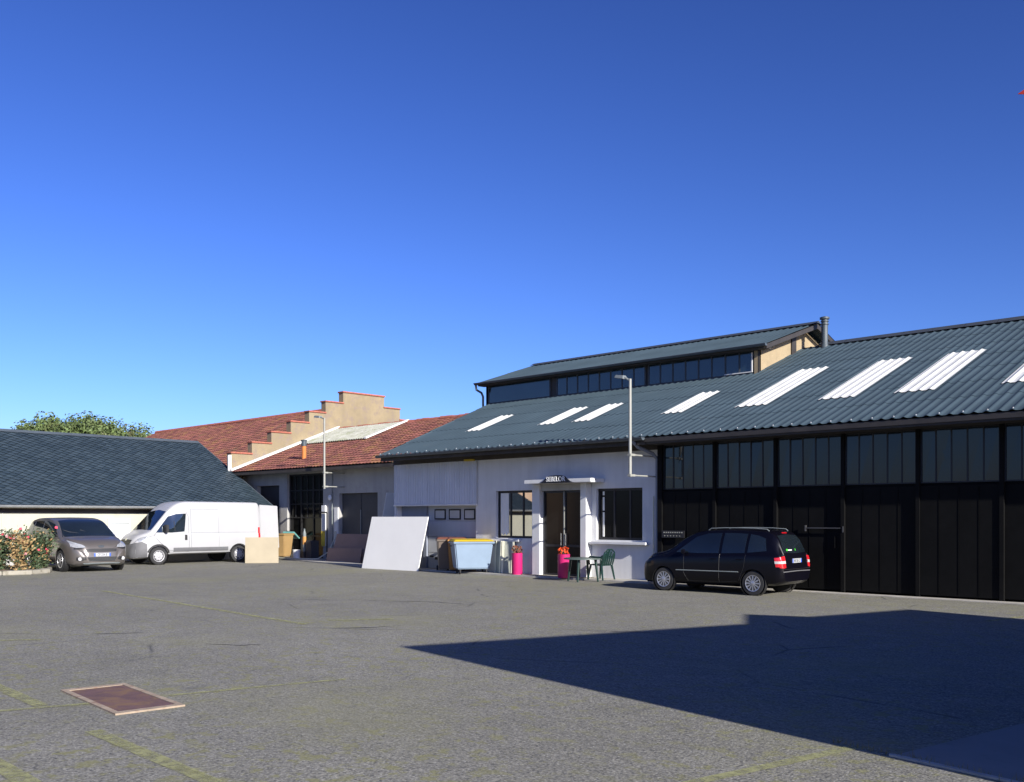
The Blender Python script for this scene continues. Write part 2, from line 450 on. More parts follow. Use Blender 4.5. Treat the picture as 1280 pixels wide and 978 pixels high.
# dark cracks in the asphalt
M['crack'] = pmat('tar_crack', (.045, .045, .045), .9, var=.3, vscale=8)
def crack(pts, w):
    mb = MB(); out = []
    for a, b in zip(pts, pts[1:]):
        n = max(2, int(math.hypot(b[0] - a[0], b[1] - a[1]) / .12))
        for k in range(n): out.append((a[0] + (b[0] - a[0]) * k / n + random.gauss(0, .025), a[1] + (b[1] - a[1]) * k / n + random.gauss(0, .025)))
    L, Rr = [], []
    for k, (x, y) in enumerate(out):
        a, b = out[max(0, k - 1)], out[min(len(out) - 1, k + 1)]
        d = math.hypot(b[0] - a[0], b[1] - a[1]) or 1; nx_, ny_ = -(b[1] - a[1]) / d, (b[0] - a[0]) / d
        ww = w * random.uniform(.25, 1) * math.sin(math.pi * (k + .3) / len(out)) / 2
        L.append((x + nx_ * ww, y + ny_ * ww, .004)); Rr.append((x - nx_ * ww, y - ny_ * ww, .004))
    mb.grid([L, Rr]); struct(mb.build('asphalt_crack', 'crack', fix=False))
crack([(-14.6, 6.1), (-14.3, 6.5), (-14.2, 6.9)], .07); crack([(-12.3, 6.7), (-11.8, 7.0), (-11.6, 7.35)], .06)
crack([(-12.6, 9.1), (-12.2, 9.6), (-12.1, 10.2)], .08); crack([(-9.9, 11.4), (-8.6, 12.1), (-7.3, 12.0)], .05)
crack([(-16.5, 12.5), (-15.0, 13.4), (-13.8, 13.5)], .07)

# inspection cover
man = thing('inspection_cover', 'rusty rectangular steel cover in a pale stone frame set in the asphalt', 'cover', (-9.2, 4.13, 0))
P = [Vector(p) for p in ((-10.0, 3.88, 0), (-8.42, 3.74, 0), (-8.36, 4.37, 0), (-9.93, 4.51, 0))]
ctr = sum(P, Vector()) / 4
mb = MB()
inn = []
for p in P:
    ux = (P[1] - P[0]).normalized(); uy = (P[3] - P[0]).normalized()
    d = p - ctr
    inn.append(p - ux * (.09 if d.dot(ux) > 0 else -.09) - uy * (.055 if d.dot(uy) > 0 else -.055))
for k in range(4):
    a, b, c, d = P[k], P[(k + 1) % 4], inn[(k + 1) % 4], inn[k]
    up = Vector((0, 0, .016)); dn = Vector((0, 0, -.05))
    mb.hexa([a + dn, b + dn, c + dn, d + dn], [a + up, b + up, c + up, d + up])
mb.build('cover_frame', 'frame_stone', man)
mb = MB()
q = [p.lerp(ctr, .006) for p in inn]
mb.hexa([p + Vector((0, 0, -.05)) for p in q], [p + Vector((0, 0, .010)) for p in q])
mb.build('cover_plate', 'rust', man)

# ------------------------------------------------------------------ workshop
WX0, WX1 = -26.4, 3.0
ws = thing('workshop', 'long white and black workshop under a blue-grey ribbed roof with white skylights', 'workshop', (-14.95, 21.4, 0))
YW, YR = 21.7, 21.5
holes = [(-26.3, -22.28, 0, 2.2), (-21.37, -19.82, 1.13, 2.61), (-19.25, -17.60, .03, 2.62), (-17.32, -15.69, 1.13, 2.60)]
mb = MB(); wall_with_holes(mb, WX0, -15.06, 0, 3.86, YW, YW + .3, holes)
mb.box(WX0, WX0 + .3, YW + .3, 38.6, 0, 3.93)
mb.prism([(WX0 + .01, 21.9, 3.86), (WX0 + .01, 30.1, 7.2), (WX0 + .01, 38.0, 3.9)], (.2, 0, 0))
mb.build('wall', 'render_white', ws)
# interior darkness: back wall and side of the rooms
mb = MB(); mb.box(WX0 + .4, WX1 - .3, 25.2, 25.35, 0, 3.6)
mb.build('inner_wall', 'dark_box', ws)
# cladding panel above the garage door, corrugated sheet
mb = MB(); rows = [[], []]
n = 170
for k in range(n + 1):
    x = -26.37 + (4.16) * k / n
    y = YW - .045 + .012 * math.sin(k * math.pi / 2.5)
    rows[0].append((x, y, 2.22)); rows[1].append((x, y, 3.80))
mb.grid(rows)
cp = mb.build('cladding_panel', 'clad', ws)
mb = MB(); mb.box(-26.39, -22.18, YW - .075, YW - .005, 2.165, 2.218)
mb.build('drip_trim', 'flash_white', ws, bevel=.006)
mb = MB(); mb.box(-22.215, -22.18, YW - .06, YW - .004, 2.22, 3.82)
mb.build('corner_trim', 'grey_panel', ws)
# garage door inside its recess
gd = MB()
for k in range(4): gd.box(-24.88, -22.34, YW + .24, YW + .28, .04 + k * .54, .04 + k * .54 + .532)
g = gd.build('garage_door', 'grey_panel', ws, bevel=.008)
for x0, x1 in ((-24.53, -23.97), (-23.81, -23.23), (-23.07, -22.54)):
    mb = MB(); frame_boxes(mb, x0, x1, 1.70, 2.06, YW + .205, YW + .24, .055)
    f = mb.build('window_frame', 'black_frame', g, bevel=.012)
    mb = MB(); mb.box(x0 + .05, x1 - .05, YW + .215, YW + .235, 1.75, 2.01)
    mb.build('pane', 'glass_garage', g)
mb = MB(); mb.box(-24.76, -24.6, YW + .21, YW + .24, .42, .47); mb.box(-24.5, -24.25, YW + .2, YW + .24, .34, .43)
mb.build('vent', 'plastic_black', g)
mb = MB(); mb.box(-26.29, -25.06, YW + .24, YW + .28, .04, 2.19)
mb.build('side_panel', 'slate_panel', ws)
mb = MB(); mb.box(-25.06, -24.90, YW + .18, YW + .30, .04, 2.19)
mb.build('door_post', 'slate_panel', ws)
mb = MB(); mb.box(-22.68, -22.24, YW - .16, YW - .07, 3.60, 3.66)
mb.build('lamp_strip', 'lid_yellow', ws)

def office_window(x0, x1, z0, z1, bars, glassmat, curtain=None):
    mb = MB(); frame_boxes(mb, x0, x1, z0, z1, YW + .10, YW + .16, .07, bars)
    f = mb.build('window', 'black_frame', ws, bevel=.008)
    mb = MB(); mb.box(x0 + .06, x1 - .06, YW + .125, YW + .135, z0 + .06, z1 - .06)
    mb.build('pane', glassmat, f)
    return f
w1 = office_window(-21.37, -19.82, 1.13, 2.61, (-20.82, -20.28), 'glass_mirror')
w2 = office_window(-17.32, -15.69, 1.13, 2.60, (-16.74, -16.18), 'glass_dull')
# gathered curtain in the left pane and pale stove pipe behind the right window, on the room side
mb = MB(); rows = [[], []]
for k in range(40):
    x = -21.27 + .36 * k / 39; y = YW + .118 + .006 * math.sin(k * 1.1)
    rows[0].append((x - .01 * math.sin(k * .3), y, 1.25 + .03 * math.sin(k * .4))); rows[1].append((x, y, 2.56))
mb.grid(rows); mb.build('curtain', 'white_board', w1, smooth=True)
mb = MB()
for z0, z1 in ((1.22, 1.92), (1.97, 2.36), (2.41, 2.52)): mb.box(-17.165, -17.105, YW + .112, YW + .122, z0, z1)
mb.build('curtain_strip', 'white_board', w2)
mb = MB(); mb.box(-21.47, -20.26, YW - .13, YW + .1, 1.02, 1.10); mb.build('sill', 'white_paint', ws, bevel=.008)
mb = MB(); mb.box(-17.44, -15.46, YW - .19, YW + .1, 1.01, 1.085); mb.build('sill', 'white_paint', ws, bevel=.008)
# entrance: two piers, slab, lintel, glazed double door
for x0, x1 in ((-19.59, -19.29), (-17.71, -17.49)):
    mb = MB(); mb.box(x0, x1, 21.45, 21.698, .04, 2.768); mb.build('pier', 'white_paint', ws, bevel=.008)
mb = MB(); mb.box(-19.29, -17.71, 21.52, 21.698, 2.57, 2.768); mb.build('lintel', 'stone_wall', ws)
mb = MB(); mb.box(-19.55, -17.0, 21.05, 21.698, 2.771, 2.885); mb.build('canopy', 'white_paint', ws, bevel=.01)
mb = MB(); mb.box(-19.7, -17.2, 21.1, 21.72, -.02, .052); mb.build('doorstep', 'kerbstone', ws, bevel=.01)
for x0, x1 in ((-19.25, -18.44), (-18.42, -17.60)):
    mb = MB(); frame_boxes(mb, x0, x1, .055, 2.56, 21.60, 21.65, .055)
    mb.box(x0 + .055, x1 - .055, 21.605, 21.645, .9, .97)
    d = mb.build('entrance_door', 'black_frame', ws, bevel=.005)
    mb = MB(); mb.box(x0 + .05, x1 - .05, 21.62, 21.63, .11, .9); mb.box(x0 + .05, x1 - .05, 21.62, 21.63, .97, 2.51)
    mb.build('pane', 'glass_dull', d)
    mb = MB()
    hx = x1 - .08 if x0 < -19 else x0 + .08
    mb.tube([(hx, 21.56, .95), (hx, 21.56, 1.3)], .014); mb.tube([(hx, 21.56, .98), (hx, 21.61, .98)], .01); mb.tube([(hx, 21.56, 1.27), (hx, 21.61, 1.27)], .01)
    mb.build('handle', 'chrome', d)
mb = MB(); mb.box(-18.445, -18.415, 21.57, 21.60, .06, 2.54); mb.build('meeting_strip', 'post_zinc', ws)

# right half: glazed band over black steel doors, 1.7 m bays
bays = [-15.03 + 1.724 * k for k in range(11)]
mb = MB(); mb.box(-15.05, WX1, YR + .12, YR + .3, 2.47, 2.52); mb.box(-15.05, WX1, YR + .0, YR + .3, 3.72, 3.88)
mb.box(-15.05, -14.91, YR, YW + .05, 0, 3.86)
for b in bays[1:]: mb.box(b - .042, b + .042, YR + .02, YR + .22, .03, 3.72)
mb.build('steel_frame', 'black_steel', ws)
mb = MB()
for k, b in enumerate(bays[:-1]):
    x0, x1 = b + (.12 if k == 0 else .042), min(bays[k + 1], WX1) - .042
    mb2 = MB(); frame_boxes(mb2, x0, x1, 2.52, 3.72, YR + .08, YR + .13, .03, [x0 + (x1 - x0) * q / 5 for q in (1, 2, 3, 4)])
    for zz in (2.95, 3.22, 3.45): mb2.box(x0 + .03, x1 - .03, YR + .105, YR + .112, zz, zz + .018)
    f = mb2.build('glazing', 'black_frame', ws)
    p = MB()
    for q in range(5):
        a = x0 + (x1 - x0) * q / 5 + .012; c = x0 + (x1 - x0) * (q + 1) / 5 - .012
        t1, t2 = random.uniform(-.006, .006), random.uniform(-.006, .006)
        p.hexa([(a, YR + .098 + t1, 2.53), (c, YR + .098 - t1, 2.53), (c, YR + .104 - t1, 2.53), (a, YR + .104 + t1, 2.53)],
               [(a, YR + .098 + t2, 3.71), (c, YR + .098 + t2 * .2, 3.71), (c, YR + .104 + t2 * .2, 3.71), (a, YR + .104 + t2, 3.71)])
    p.build('pane', 'glass_upper', f)
    off = (0, .03, .06, .04, .0, .05, .02, .0, .04, .0)[k]
    d = MB(); d.box(x0, x1, YR + .05 + off, YR + .10 + off, .06, 2.465)
    for q in range(1, 4):
        xx = x0 + (x1 - x0) * q / 4
        d.box(xx - .012, xx + .012, YR + .043 + off, YR + .05 + off, .1, 2.43)
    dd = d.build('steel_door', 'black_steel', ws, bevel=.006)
    if k in (0, 2, 6):
        h = MB(); h.tube([(x1 - .16, YR + .0 + off, 1.05), (x1 - .16, YR + .0 + off, 1.32)], .014)
        h.tube([(x1 - .16, YR + .0 + off, 1.08), (x1 - .16, YR + .06 + off, 1.08)], .01); h.tube([(x1 - .16, YR + .0 + off, 1.29), (x1 - .16, YR + .06 + off, 1.29)], .01)
        h.build('handle', 'black_steel', dd)
    if k == 2:
        h = MB(); h.box(-10.79, -9.86, YR + .02, YR + .045, 1.505, 1.53); h.box(-10.80, -10.77, YR + .01, YR + .06, 1.44, 1.58); h.box(-9.86, -9.83, YR + .01, YR + .06, 1.42, 1.56)
        h.build('bolt_bar', 'dark_box', dd)
mb = MB(); mb.box(WX1 - .3, WX1, YR + .3, 38.6, 0, 3.93); mb.prism([(WX1 - .3, 22.4, 3.9), (WX1 - .3, 30.1, 7.2), (WX1 - .3, 38, 3.9)], (.29, 0, 0))
mb.build('end_wall', 'render_white', ws)
mb = MB(); mb.box(WX0, WX1, 38.3, 38.6, 0, 3.93); mb.build('rear_wall', 'render_white', ws)

# roof: ribbed sheet
PIT, YE, ZE, YRG = .383, 20.80, 3.905, 30.1
def rz(y): return ZE + PIT * (y - YE)
PW = .24
def wave(x): return .015 * math.cos(2 * math.pi * x / PW) + .005 * math.cos(4 * math.pi * x / PW)
def xleft(y): return -26.12 - .13 * (y - YE)
def ribbed(mb, x0, x1, ys, zf, lift=0., n=8, left=None):
    rows = []
    cnt = int(round((x1 - x0) / PW * n))
    for (y, dz) in ys:
        rows.append([(max(x0 + (x1 - x0) * k / cnt, left(y) if left else -1e9), y, zf(y) + dz + lift + wave(x0 + (x1 - x0) * k / cnt)) for k in range(cnt + 1)])
    mb.grid(rows)
ys = []
for k in range(7):
    a = YE + (YRG - YE) * k / 7; b = YE + (YRG - YE) * (k + 1) / 7
    ys += [(a, .012), (b, .0)]
mb = MB(); ribbed(mb, -27.6, 3.36, ys, rz, left=xleft)
# rear slope
rows = [[(x, YRG, rz(YRG)) for x in (-27.5, 3.36)], [(x, 39.2, rz(YRG) - PIT * 9.1) for x in (-27.5, 3.36)]]
mb.grid(rows)
roof = mb.build('roof', 'roof_blue', ws, smooth=True, fix=False)
mb = MB()
for k in range(int((3.3 + 14.6) / .92)):
    x = -14.55 + k * .92
    mb.prism([(x, YRG - .22, rz(YRG - .22) + .05), (x, YRG, rz(YRG) + .10), (x, YRG + .22, rz(YRG - .22) + .05), (x, YRG, rz(YRG) + .02)], (.935, 0, 0))
mb.build('ridge_cap', 'roof_ridge', roof)
# white bolts at the eave
mb = MB(); mb.lathe([(.015, 0), (.017, .012), (.008, .024)], (0, 0, 0), n=6)
bolt = mb.build('roof_bolt', 'grey_panel', roof, world=False)
x = -26.1; first = True
while x < 3.2:
    xx = round(x / PW) * PW
    bo = bolt if first else bolt.copy()
    if not first: COL.objects.link(bo)
    first = False
    bo.parent = roof; bo.location = Vector((xx, YE + .07, rz(YE + .07) + .024)) - ws.location
    x += 2 * PW
# skylights: white ribbed sheets laid over the blue ones
for xc0, wv, yt in ((-24.12, 3, 24.68), (-20.86, 3, 24.72), (-19.24, 3, 24.74), (-16.06, 3, 25.02), (-13.6, 4, 26.65), (-11.05, 4, 26.65), (-9.34, 4, 26.60), (-6.8, 4, 26.6), (-4.2, 4, 26.6), (-1.3, 4, 26.6)):
    x0 = (round(xc0 / PW + .5) - .5) * PW
    mb = MB(); ribbed(mb, x0, x0 + wv * PW, [(22.95, 0), (yt, 0)], rz, .028, 12)
    mb.build('skylight', 'skylight', roof, smooth=True, fix=False)
# fascia, soffit, gutter
mb = MB(); mb.box(-26.15, -14.96, 20.90, 21.7, 3.80, 3.86); mb.build('soffit', 'dark_timber', ws)
mb = MB(); mb.box(-26.12, -14.96, 20.86, 20.90, 3.70, 3.88)
mb.box(-26.35, -14.97, 21.60, 21.698, 3.62, 3.80); mb.build('fascia', 'dark_timber', ws)
def gutter(x0, x1, y, z, r, mat, parent):
    mb = MB(); rows = []
    for x in (x0, x1):
        rows.append([(x, y + r * math.cos(t), z + r * math.sin(t)) for t in [math.pi + math.pi * k / 8 for k in range(9)]])
    mb.grid(rows)
    rows = []
    for x in (x0, x1):
        rows.append([(x, y + (r - .006) * math.cos(t), z + (r - .006) * math.sin(t)) for t in [math.pi + math.pi * k / 8 for k in range(9)]])
    mb.grid(rows)
    for x in (x0, x1): mb.face(*[(x, y + r * math.cos(t), z + r * math.sin(t)) for t in [math.pi + math.pi * k / 8 for k in range(9)]])
    mb.tube([(x0, y - r, z), (x1, y - r, z)], .012, 6)
    return mb.build('gutter', mat, parent, smooth=True, fix=False)
gutter(-26.2, -14.98, 20.75, 3.885, .075, 'gutter_dark', ws)
mb = MB(); mb.box(-15.0, WX1 + .3, 20.86, 21.498, 3.715, 3.88); mb.box(-15.0, WX1 + .3, 20.82, 20.86, 3.76, 3.885)
mb.build('fascia', 'brown_trim', ws, bevel=.008)
# downpipe at the corner between the halves
mb = MB(); mb.tube([(-15.35, 20.77, 3.82), (-15.33, 21.0, 3.66), (-15.17, 21.45, 3.5), (-15.14, 21.62, 3.35), (-15.14, 21.62, .05)], .05, 12); mb.build('downpipe', 'slate_panel', ws, smooth=True)
mb = MB(); mb.tube([(-15.30, 21.67, .3), (-15.30, 21.67, 2.35)], .016, 8); mb.build('conduit', 'frame_pale', ws)

# clerestory (raised lantern roof)
cy0 = 27.0; cx0, cx1 = -27.2, -15.12
mb = MB(); mb.box(cx0, cx1, cy0 + .06, cy0 + .2, 6.15, 7.2); mb.box(cx0, cx1, 33.0, 33.2, 6.0, 7.2)
mb.prism([(cx0, cy0 + .06, 6.0), (cx0, 33.2, 6.0), (cx0, 33.2, 7.15), (cx0, 30.1, 8.1), (cx0, cy0 + .06, 7.15)], (.12, 0, 0))
cw = mb.build('clerestory_wall', 'brown_trim', ws)
mb = MB(); mb.prism([(cx1 - .12, cy0 + .0, 6.0), (cx1 - .12, 33.2, 6.0), (cx1 - .12, 33.2, 7.15), (cx1 - .12, 30.1, 8.08), (cx1 - .12, cy0 + .0, 7.1)], (.12, 0, 0))
mb.build('gable_end', 'gable_cream', ws)
for k, (x0, x1) in enumerate(((cx0 + .15, -23.75), (-23.45, -19.4), (-19.3, -15.28))):
    mb = MB(); frame_boxes(mb, x0, x1, 6.28, 7.08, cy0 + .015, cy0 + .06, .05, [x0 + (x1 - x0) * q / 8 for q in range(1, 8)] if k else ())
    f = mb.build('clerestory_window', 'roof_ridge', ws)
    mb = MB(); mb.box(x0 + .04, x1 - .04, cy0 + .032, cy0 + .04, 6.3, 7.05); mb.build('pane', 'glass_mon', f)
mb = MB(); mb.box(-15.34, -15.30, cy0 - .01, cy0 + .015, 6.36, 6.95); mb.box(-16.3, -15.3, cy0 - .012, cy0 + .013, 6.33, 6.36)
mb.build('window_strip', 'white_paint', ws)
for bx in ((.05, 29.15, 29.45, 6.4, 7.8), (.04, cy0, cy0 + .05, 6.2, 7.05)):
    mb = MB(); mb.box(cx1 + .003, cx1 + bx[0], *bx[1:]); mb.build('gable_post', 'brown_trim', ws)
mp = .325
def mz(y): return 7.10 + mp * (y - 26.68)
mb = MB(); ribbed(mb, -27.36, -14.64, [(26.68, .0), (28.4, 0.), (28.41, .008), (30.1, 0)], mz)
rows = []
cnt = 424
rows = [[(-27.36 + 12.72 * k / cnt, y, mz(60.2 - y) + wave(-27.36 + 12.72 * k / cnt)) for k in range(cnt + 1)] for y in (30.1, 33.5)]
mb.grid(rows)
mb.face(*[(-27.36, y, z) for y, z in ((26.68, 7.04), (30.1, 8.15), (33.5, 7.04))][:3])
cr = mb.build('clerestory_roof', 'roof_blue', ws, smooth=True, fix=False)
mb = MB(); mb.prism([(-27.4, 29.85, mz(29.85) + .05), (-27.4, 30.1, mz(30.1) + .09), (-27.4, 30.35, mz(29.85) + .05), (-27.4, 30.1, mz(30.1) + .02)], (12.8, 0, 0)); mb.build('ridge_cap', 'roof_ridge', cr)
for s in (1, -1):
    mb = MB(); y = lambda d: 30.1 + s * d
    mb.prism([(-14.68, y(0), mz(30.1) - .01), (-14.68, y(3.4), mz(26.7) - .01), (-14.68, y(3.4), mz(26.7) - .15), (-14.68, y(0), mz(30.1) - .16)], (.04, 0, 0))
    mb.build('bargeboard', 'brown_trim', cr)
mb = MB(); mb.box(-27.3, -14.7, 26.7, 27.06, 6.99, 7.04); mb.build('clerestory_soffit', 'dark_timber', ws)
gutter(-27.4, -14.62, 26.62, 7.10, .07, 'gutter_dark', ws)
mb = MB(); mb.tube([(-27.34, 26.62, 7.03), (-27.34, 26.66, 6.85), (-27.3, 26.9, 6.75), (-27.28, 26.97, 6.6), (-27.28, 26.97, 6.2)], .045, 10); mb.build('downpipe', 'gutter_dark', ws, smooth=True)
# metal flue beside the ridge
mb = MB(); fx, fy = -14.28, 29.85
mb.lathe([(.14, 7.28), (.125, 7.42), (.105, 7.45), (.105, 8.08), (.13, 8.085), (.13, 8.12), (.105, 8.125), (.105, 8.18), (.13, 8.185), (.13, 8.21), (.105, 8.22), (.105, 8.26), (.155, 8.27), (.155, 8.33), (.05, 8.36)], (fx, fy, 0), n=16)
mb.build('flue', 'flue_grey', ws, smooth=True)

# name board over the entrance
sg = thing('sign_board', 'black curved name board with white letters over the office entrance', 'sign', (-18.26, 21.0, 2.765))
def sx(a): return -18.96 + 1.39 * a
prof = [(0, 0), (.06, .015), (.12, .05), (.19, .12), (.25, .20), (.33, .235), (.5, .25), (.67, .235), (.75, .20), (.81, .12), (.88, .05), (.94, .015), (1, 0)]
mb = MB(); mb.prism([(sx(a), 21.005, 2.772 + b * .90) for a, b in prof], (0, .035, 0))
mb.build('board', 'sign_black', sg)
mt = Matrix.Translation((0, -.004, .112)) @ Matrix.Rotation(R(90), 4, 'X')
text_mesh('lettering', 'SEBELOR', .20, 'sign_letter', sg, mt, .008, .92)
# small sign plate of two rows of small white marks on the black wall
sp = thing('sign_plate', 'small black plate with two rows of tiny white marks on the black wall', 'sign', (-14.45, 21.35, 1.33))
mb = MB(); mb.box(-14.88, -14.17, 21.455, 21.48, 1.23, 1.42); mb.build('plate', 'black_frame', sp)
for k in range(9):
    mb = MB(); mb.box(-14.82 + k * .07, -14.82 + k * .07 + .035, 21.446, 21.457, 1.355, 1.385); mb.build('mark', 'post_zinc', sp)
for k in range(6):
    mb = MB(); mb.box(-14.80 + k * .095, -14.80 + k * .095 + .03, 21.446, 21.457, 1.27, 1.29); mb.build('mark', 'post_zinc', sp)

# ------------------------------------------------------------------ tiled wing with flue
tw = thing('tiled_wing', 'low red-tiled workshop wing with tall dark doors left of the blue-grey roof', 'building', (-34, 24.2, 0))
TX0, TX1, TY, TYE, TZE, TP, TYR = -40.7, -27.05, 24.2, 23.5, 3.90, .395, 29.6
holes = [(-39.47, -37.6, 0, 3.24), (-36.96, -34.22, .03, 3.70), (-33.07, -30.5, 0, 2.79)]
mb = MB(); wall_with_holes(mb, TX0, TX1, 0, 3.86, TY, TY + .35, holes)
mb.build('wall', 'stone_wall', tw)
mb = MB(); mb.box(-39.47, -37.6, TY + .2, TY + .25, 0, 3.24); mb.build('shutter', 'dark_box', tw)
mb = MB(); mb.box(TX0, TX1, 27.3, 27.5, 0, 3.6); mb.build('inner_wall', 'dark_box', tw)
mb = MB(); mb.box(TX0 + .1, TX1, TY - .66, TY, 3.80, 3.84); mb.box(TX0 + .1, TX1, TYE + .02, TYE + .06, 3.74, 3.88); mb.build('soffit', 'dark_timber', tw)
# tall three-leaf glazed door
mb = MB(); frame_boxes(mb, -36.96, -34.22, .03, 3.70, TY + .12, TY + .22, .08, (-36.05, -35.13))
for z in (.95, 1.75, 2.35, 2.95): mb.box(-36.88, -34.30, TY + .13, TY + .21, z, z + .05)
for x in (-36.5, -35.6, -34.7): mb.box(x - .02, x + .02, TY + .135, TY + .205, 1.8, 3.62)
d = mb.build('tall_door', 'black_frame', tw)
mb = MB(); mb.box(-36.88, -34.3, TY + .165, TY + .175, .1, 3.62); mb.build('pane', 'glass_dull', d)
# second door
mb = MB(); mb.box(-33.07, -31.8, TY + .16, TY + .2, 0, 2.79); mb.box(-31.78, -30.5, TY + .17, TY + .21, 0, 2.79)
d = mb.build('flat_door', 'dark_box', tw)
mb = MB(); mb.box(-31.81, -31.765, TY + .13, TY + .16, 0, 2.1); mb.build('cover_strip', 'lamp_head', d)
# white door jambs between the doors with yellow band
mb = MB(); mb.box(-34.2, -33.95, TY - .10, TY - .003, .55, 2.3); j = mb.build('white_jamb', 'white_paint', tw)
mb = MB(); mb.box(-34.21, -33.94, TY - .112, TY - .10, .56, 1.2); mb.build('yellow_band', 'yellow_band', j)
mb = MB(); mb.box(-33.35, -33.09, TY - .06, TY - .003, 0, 2.2); mb.build('white_jamb', 'white_paint', tw)
mb = MB(); mb.tube([(-34.2, TY - .16, 2.0), (-33.75, TY - .16, 2.0), (-33.72, TY - .16, 1.95), (-33.72, TY - .16, .1)], .03, 8); mb.build('drain_pipe', 'plastic_black', tw)
mb = MB(); mb.tube([(-33.5, TY - .05, 3.75), (-33.5, TY - .05, .2)], .02, 8); mb.build('conduit', 'lamp_head', tw)
mb = MB(); mb.lathe([(.02, 0), (.11, -.03), (.12, -.08), (.07, -.12), (.01, -.13)], (-33.64, TY - .005, 2.62), 'y', 14); mb.build('bulkhead_lamp', 'bulkhead', tw, smooth=True)
# tiled slope
def tile_slope(x0, x1, y0, z0, y1, z1, name, parent, holes=None):
    L = math.hypot(y1 - y0, z1 - z0); nr = int(round(L / .33)); nc = int(round((x1 - x0) / .22)); per = 4
    v = MB(); uv = []
    dy, dz = (y1 - y0) / L, (z1 - z0) / L
    for r in range(nr):
        for e in (0, 1):
            s = (r + e) * L / nr - (.03 if e == 0 and r else 0)
            up = .035 if e == 0 else .004
            row = []
            for k in range(nc * per + 1):
                x = x0 + (x1 - x0) * k / (nc * per)
                w = .016 * math.cos(2 * math.pi * k / per) + random.uniform(-.004, .004)
                sag = .03 * math.sin(x * .55) * math.sin(s * .6)
                row.append((x, y0 + dy * s - dz * (up + w), z0 + dz * s + dy * (up + w) + sag))
                uv.append(((x - x0), (r + .5) * .33))
            if e == 0: a = [v.vert(p) for p in row]
            else:
                b = [v.vert(p) for p in row]
                for k in range(len(a) - 1): v.f.append((a[k], a[k + 1], b[k + 1], b[k]))
                if r:
                    for k in range(len(a) - 1): v.f.append((prev[k], prev[k + 1], a[k + 1], a[k]))
                prev = b
    return v.build(name, 'tiles', parent, fix=False, uvs=uv)
tr = tile_slope(TX0, -26.75, TYE, TZE, TYR, TZE + TP * (TYR - TYE), 'roof', tw)
tile_slope(TX0, -26.75, 36.5, TZE - .3, TYR, TZE + TP * (TYR - TYE), 'rear_roof', tw)
mb = MB(); 
for k in range(34): 
    x = -40.5 + k * .41
    mb.lathe([(.10, 0), (.12, .03), (.11, .43)], (x, TYR, 6.30 + .015 * math.sin(k * 1.7)), 'x', 10)
mb.build('ridge_tiles', 'coping', tr)
def tz(y): return TZE + TP * (y - TYE)
mb = MB(); mb.prism([(-40.68, TYE - .05, tz(TYE) + .05), (-40.68, TYR, tz(TYR) + .06), (-40.68, TYR, tz(TYR) + .17), (-40.68, TYE - .05, tz(TYE) + .14)], (.26, 0, 0)); mb.build('verge_flashing', 'flash_white', tr)
mb = MB(); rows = []
for y, dz in ((27.15, .075), (28.5, .07), (28.5, .085), (29.62, .07)):
    rows.append([(-40.38 + 5.3 * k / 240, y, tz(y) + dz + .022 * math.cos(k * math.pi / 4) ) for k in range(241)])
mb.grid(rows); mb.build('cement_sheets', 'asbestos', tr, smooth=True, fix=False)
mb = MB(); mb.prism([(-35.1, 27.05, tz(27.05) + .07), (-35.1, 29.6, tz(29.6) + .07), (-35.1, 29.6, tz(29.6) + .14), (-35.1, 27.05, tz(27.05) + .14)], (.17, 0, 0)); mb.build('sheet_flashing', 'flash_white', tr)
mb = MB(); mb.tube([(-36.6, 24.85, 4.3), (-36.6, 24.85, 5.0)], .10, 14); fl = mb.build('flue', 'flue_orange', tw, smooth=True)
mb = MB(); mb.lathe([(.10, 5.0), (.12, 5.0), (.12, 5.22), (.145, 5.24), (.145, 5.27), (.02, 5.29)], (-36.6, 24.85, 0), n=14); mb.build('flue_cap', 'flue_grey', fl, smooth=True)

# ------------------------------------------------------------------ stepped-gable workshop behind
fw = thing('stepped_gable_building', 'red-tiled building with cream crow-stepped gable behind the tiled wing', 'building', (-52, 31.4, 0))
edges = [22.6, 23.6, 24.7, 25.77, 26.87, 27.95, 28.95, 30.05]
tops = [4.5, 4.80, 5.36, 5.93, 6.52, 7.10, 7.69, 8.30]
GX = -40.72
mb = MB(); cop = MB()
def gcol(y0, y1, zt):
    mb.box(GX - .38, GX, y0, y1, 0, zt); cop.box(GX - .44, GX + .07, y0 - .05, y1 + .03, zt + .002, zt + .075)
for k in range(1, 7): gcol(edges[k], edges[k + 1], tops[k])
mb.box(GX - .38, GX, 30.05, 32.75, 0, 8.27); cop.box(GX - .44, GX + .07, 30.0, 32.8, 8.272, 8.35)
for k in range(6, 0, -1): gcol(62.8 - edges[k + 1], 62.8 - edges[k], tops[k])
mb.build('gable_wall', 'gable', fw)
cop.build('coping', 'coping', fw, bevel=.02)
mb = MB(); mb.box(GX - .02, GX + .08, 23.42, 23.56, 3.95, 4.72); mb.build('verge_post', 'flash_white', fw)
ft = tile_slope(-64.3, GX - .38, 23.75, 4.0, 31.4, 7.70, 'roof', fw)
tile_slope(-64.3, GX - .38, 39.9, 3.6, 31.4, 7.70, 'rear_roof', fw)
mb = MB(); mb.box(-64, GX - .4, 24.0, 24.3, 0, 3.9); mb.box(-64, GX - .4, 39.2, 39.5, 0, 3.7); mb.prism([(-64, 24.3, 0), (-64, 24.3, 3.9), (-64, 31.4, 7.4), (-64, 39.2, 3.7), (-64, 39.2, 0)], (.3, 0, 0)); mb.build('wall', 'gable', fw)
mb = MB()
for k in range(52): mb.lathe([(.12, 0), (.14, .03), (.13, .46)], (-64.2 + k * .44, 31.4, 7.70), 'x', 8)
mb.build('ridge_tiles', 'coping', ft)

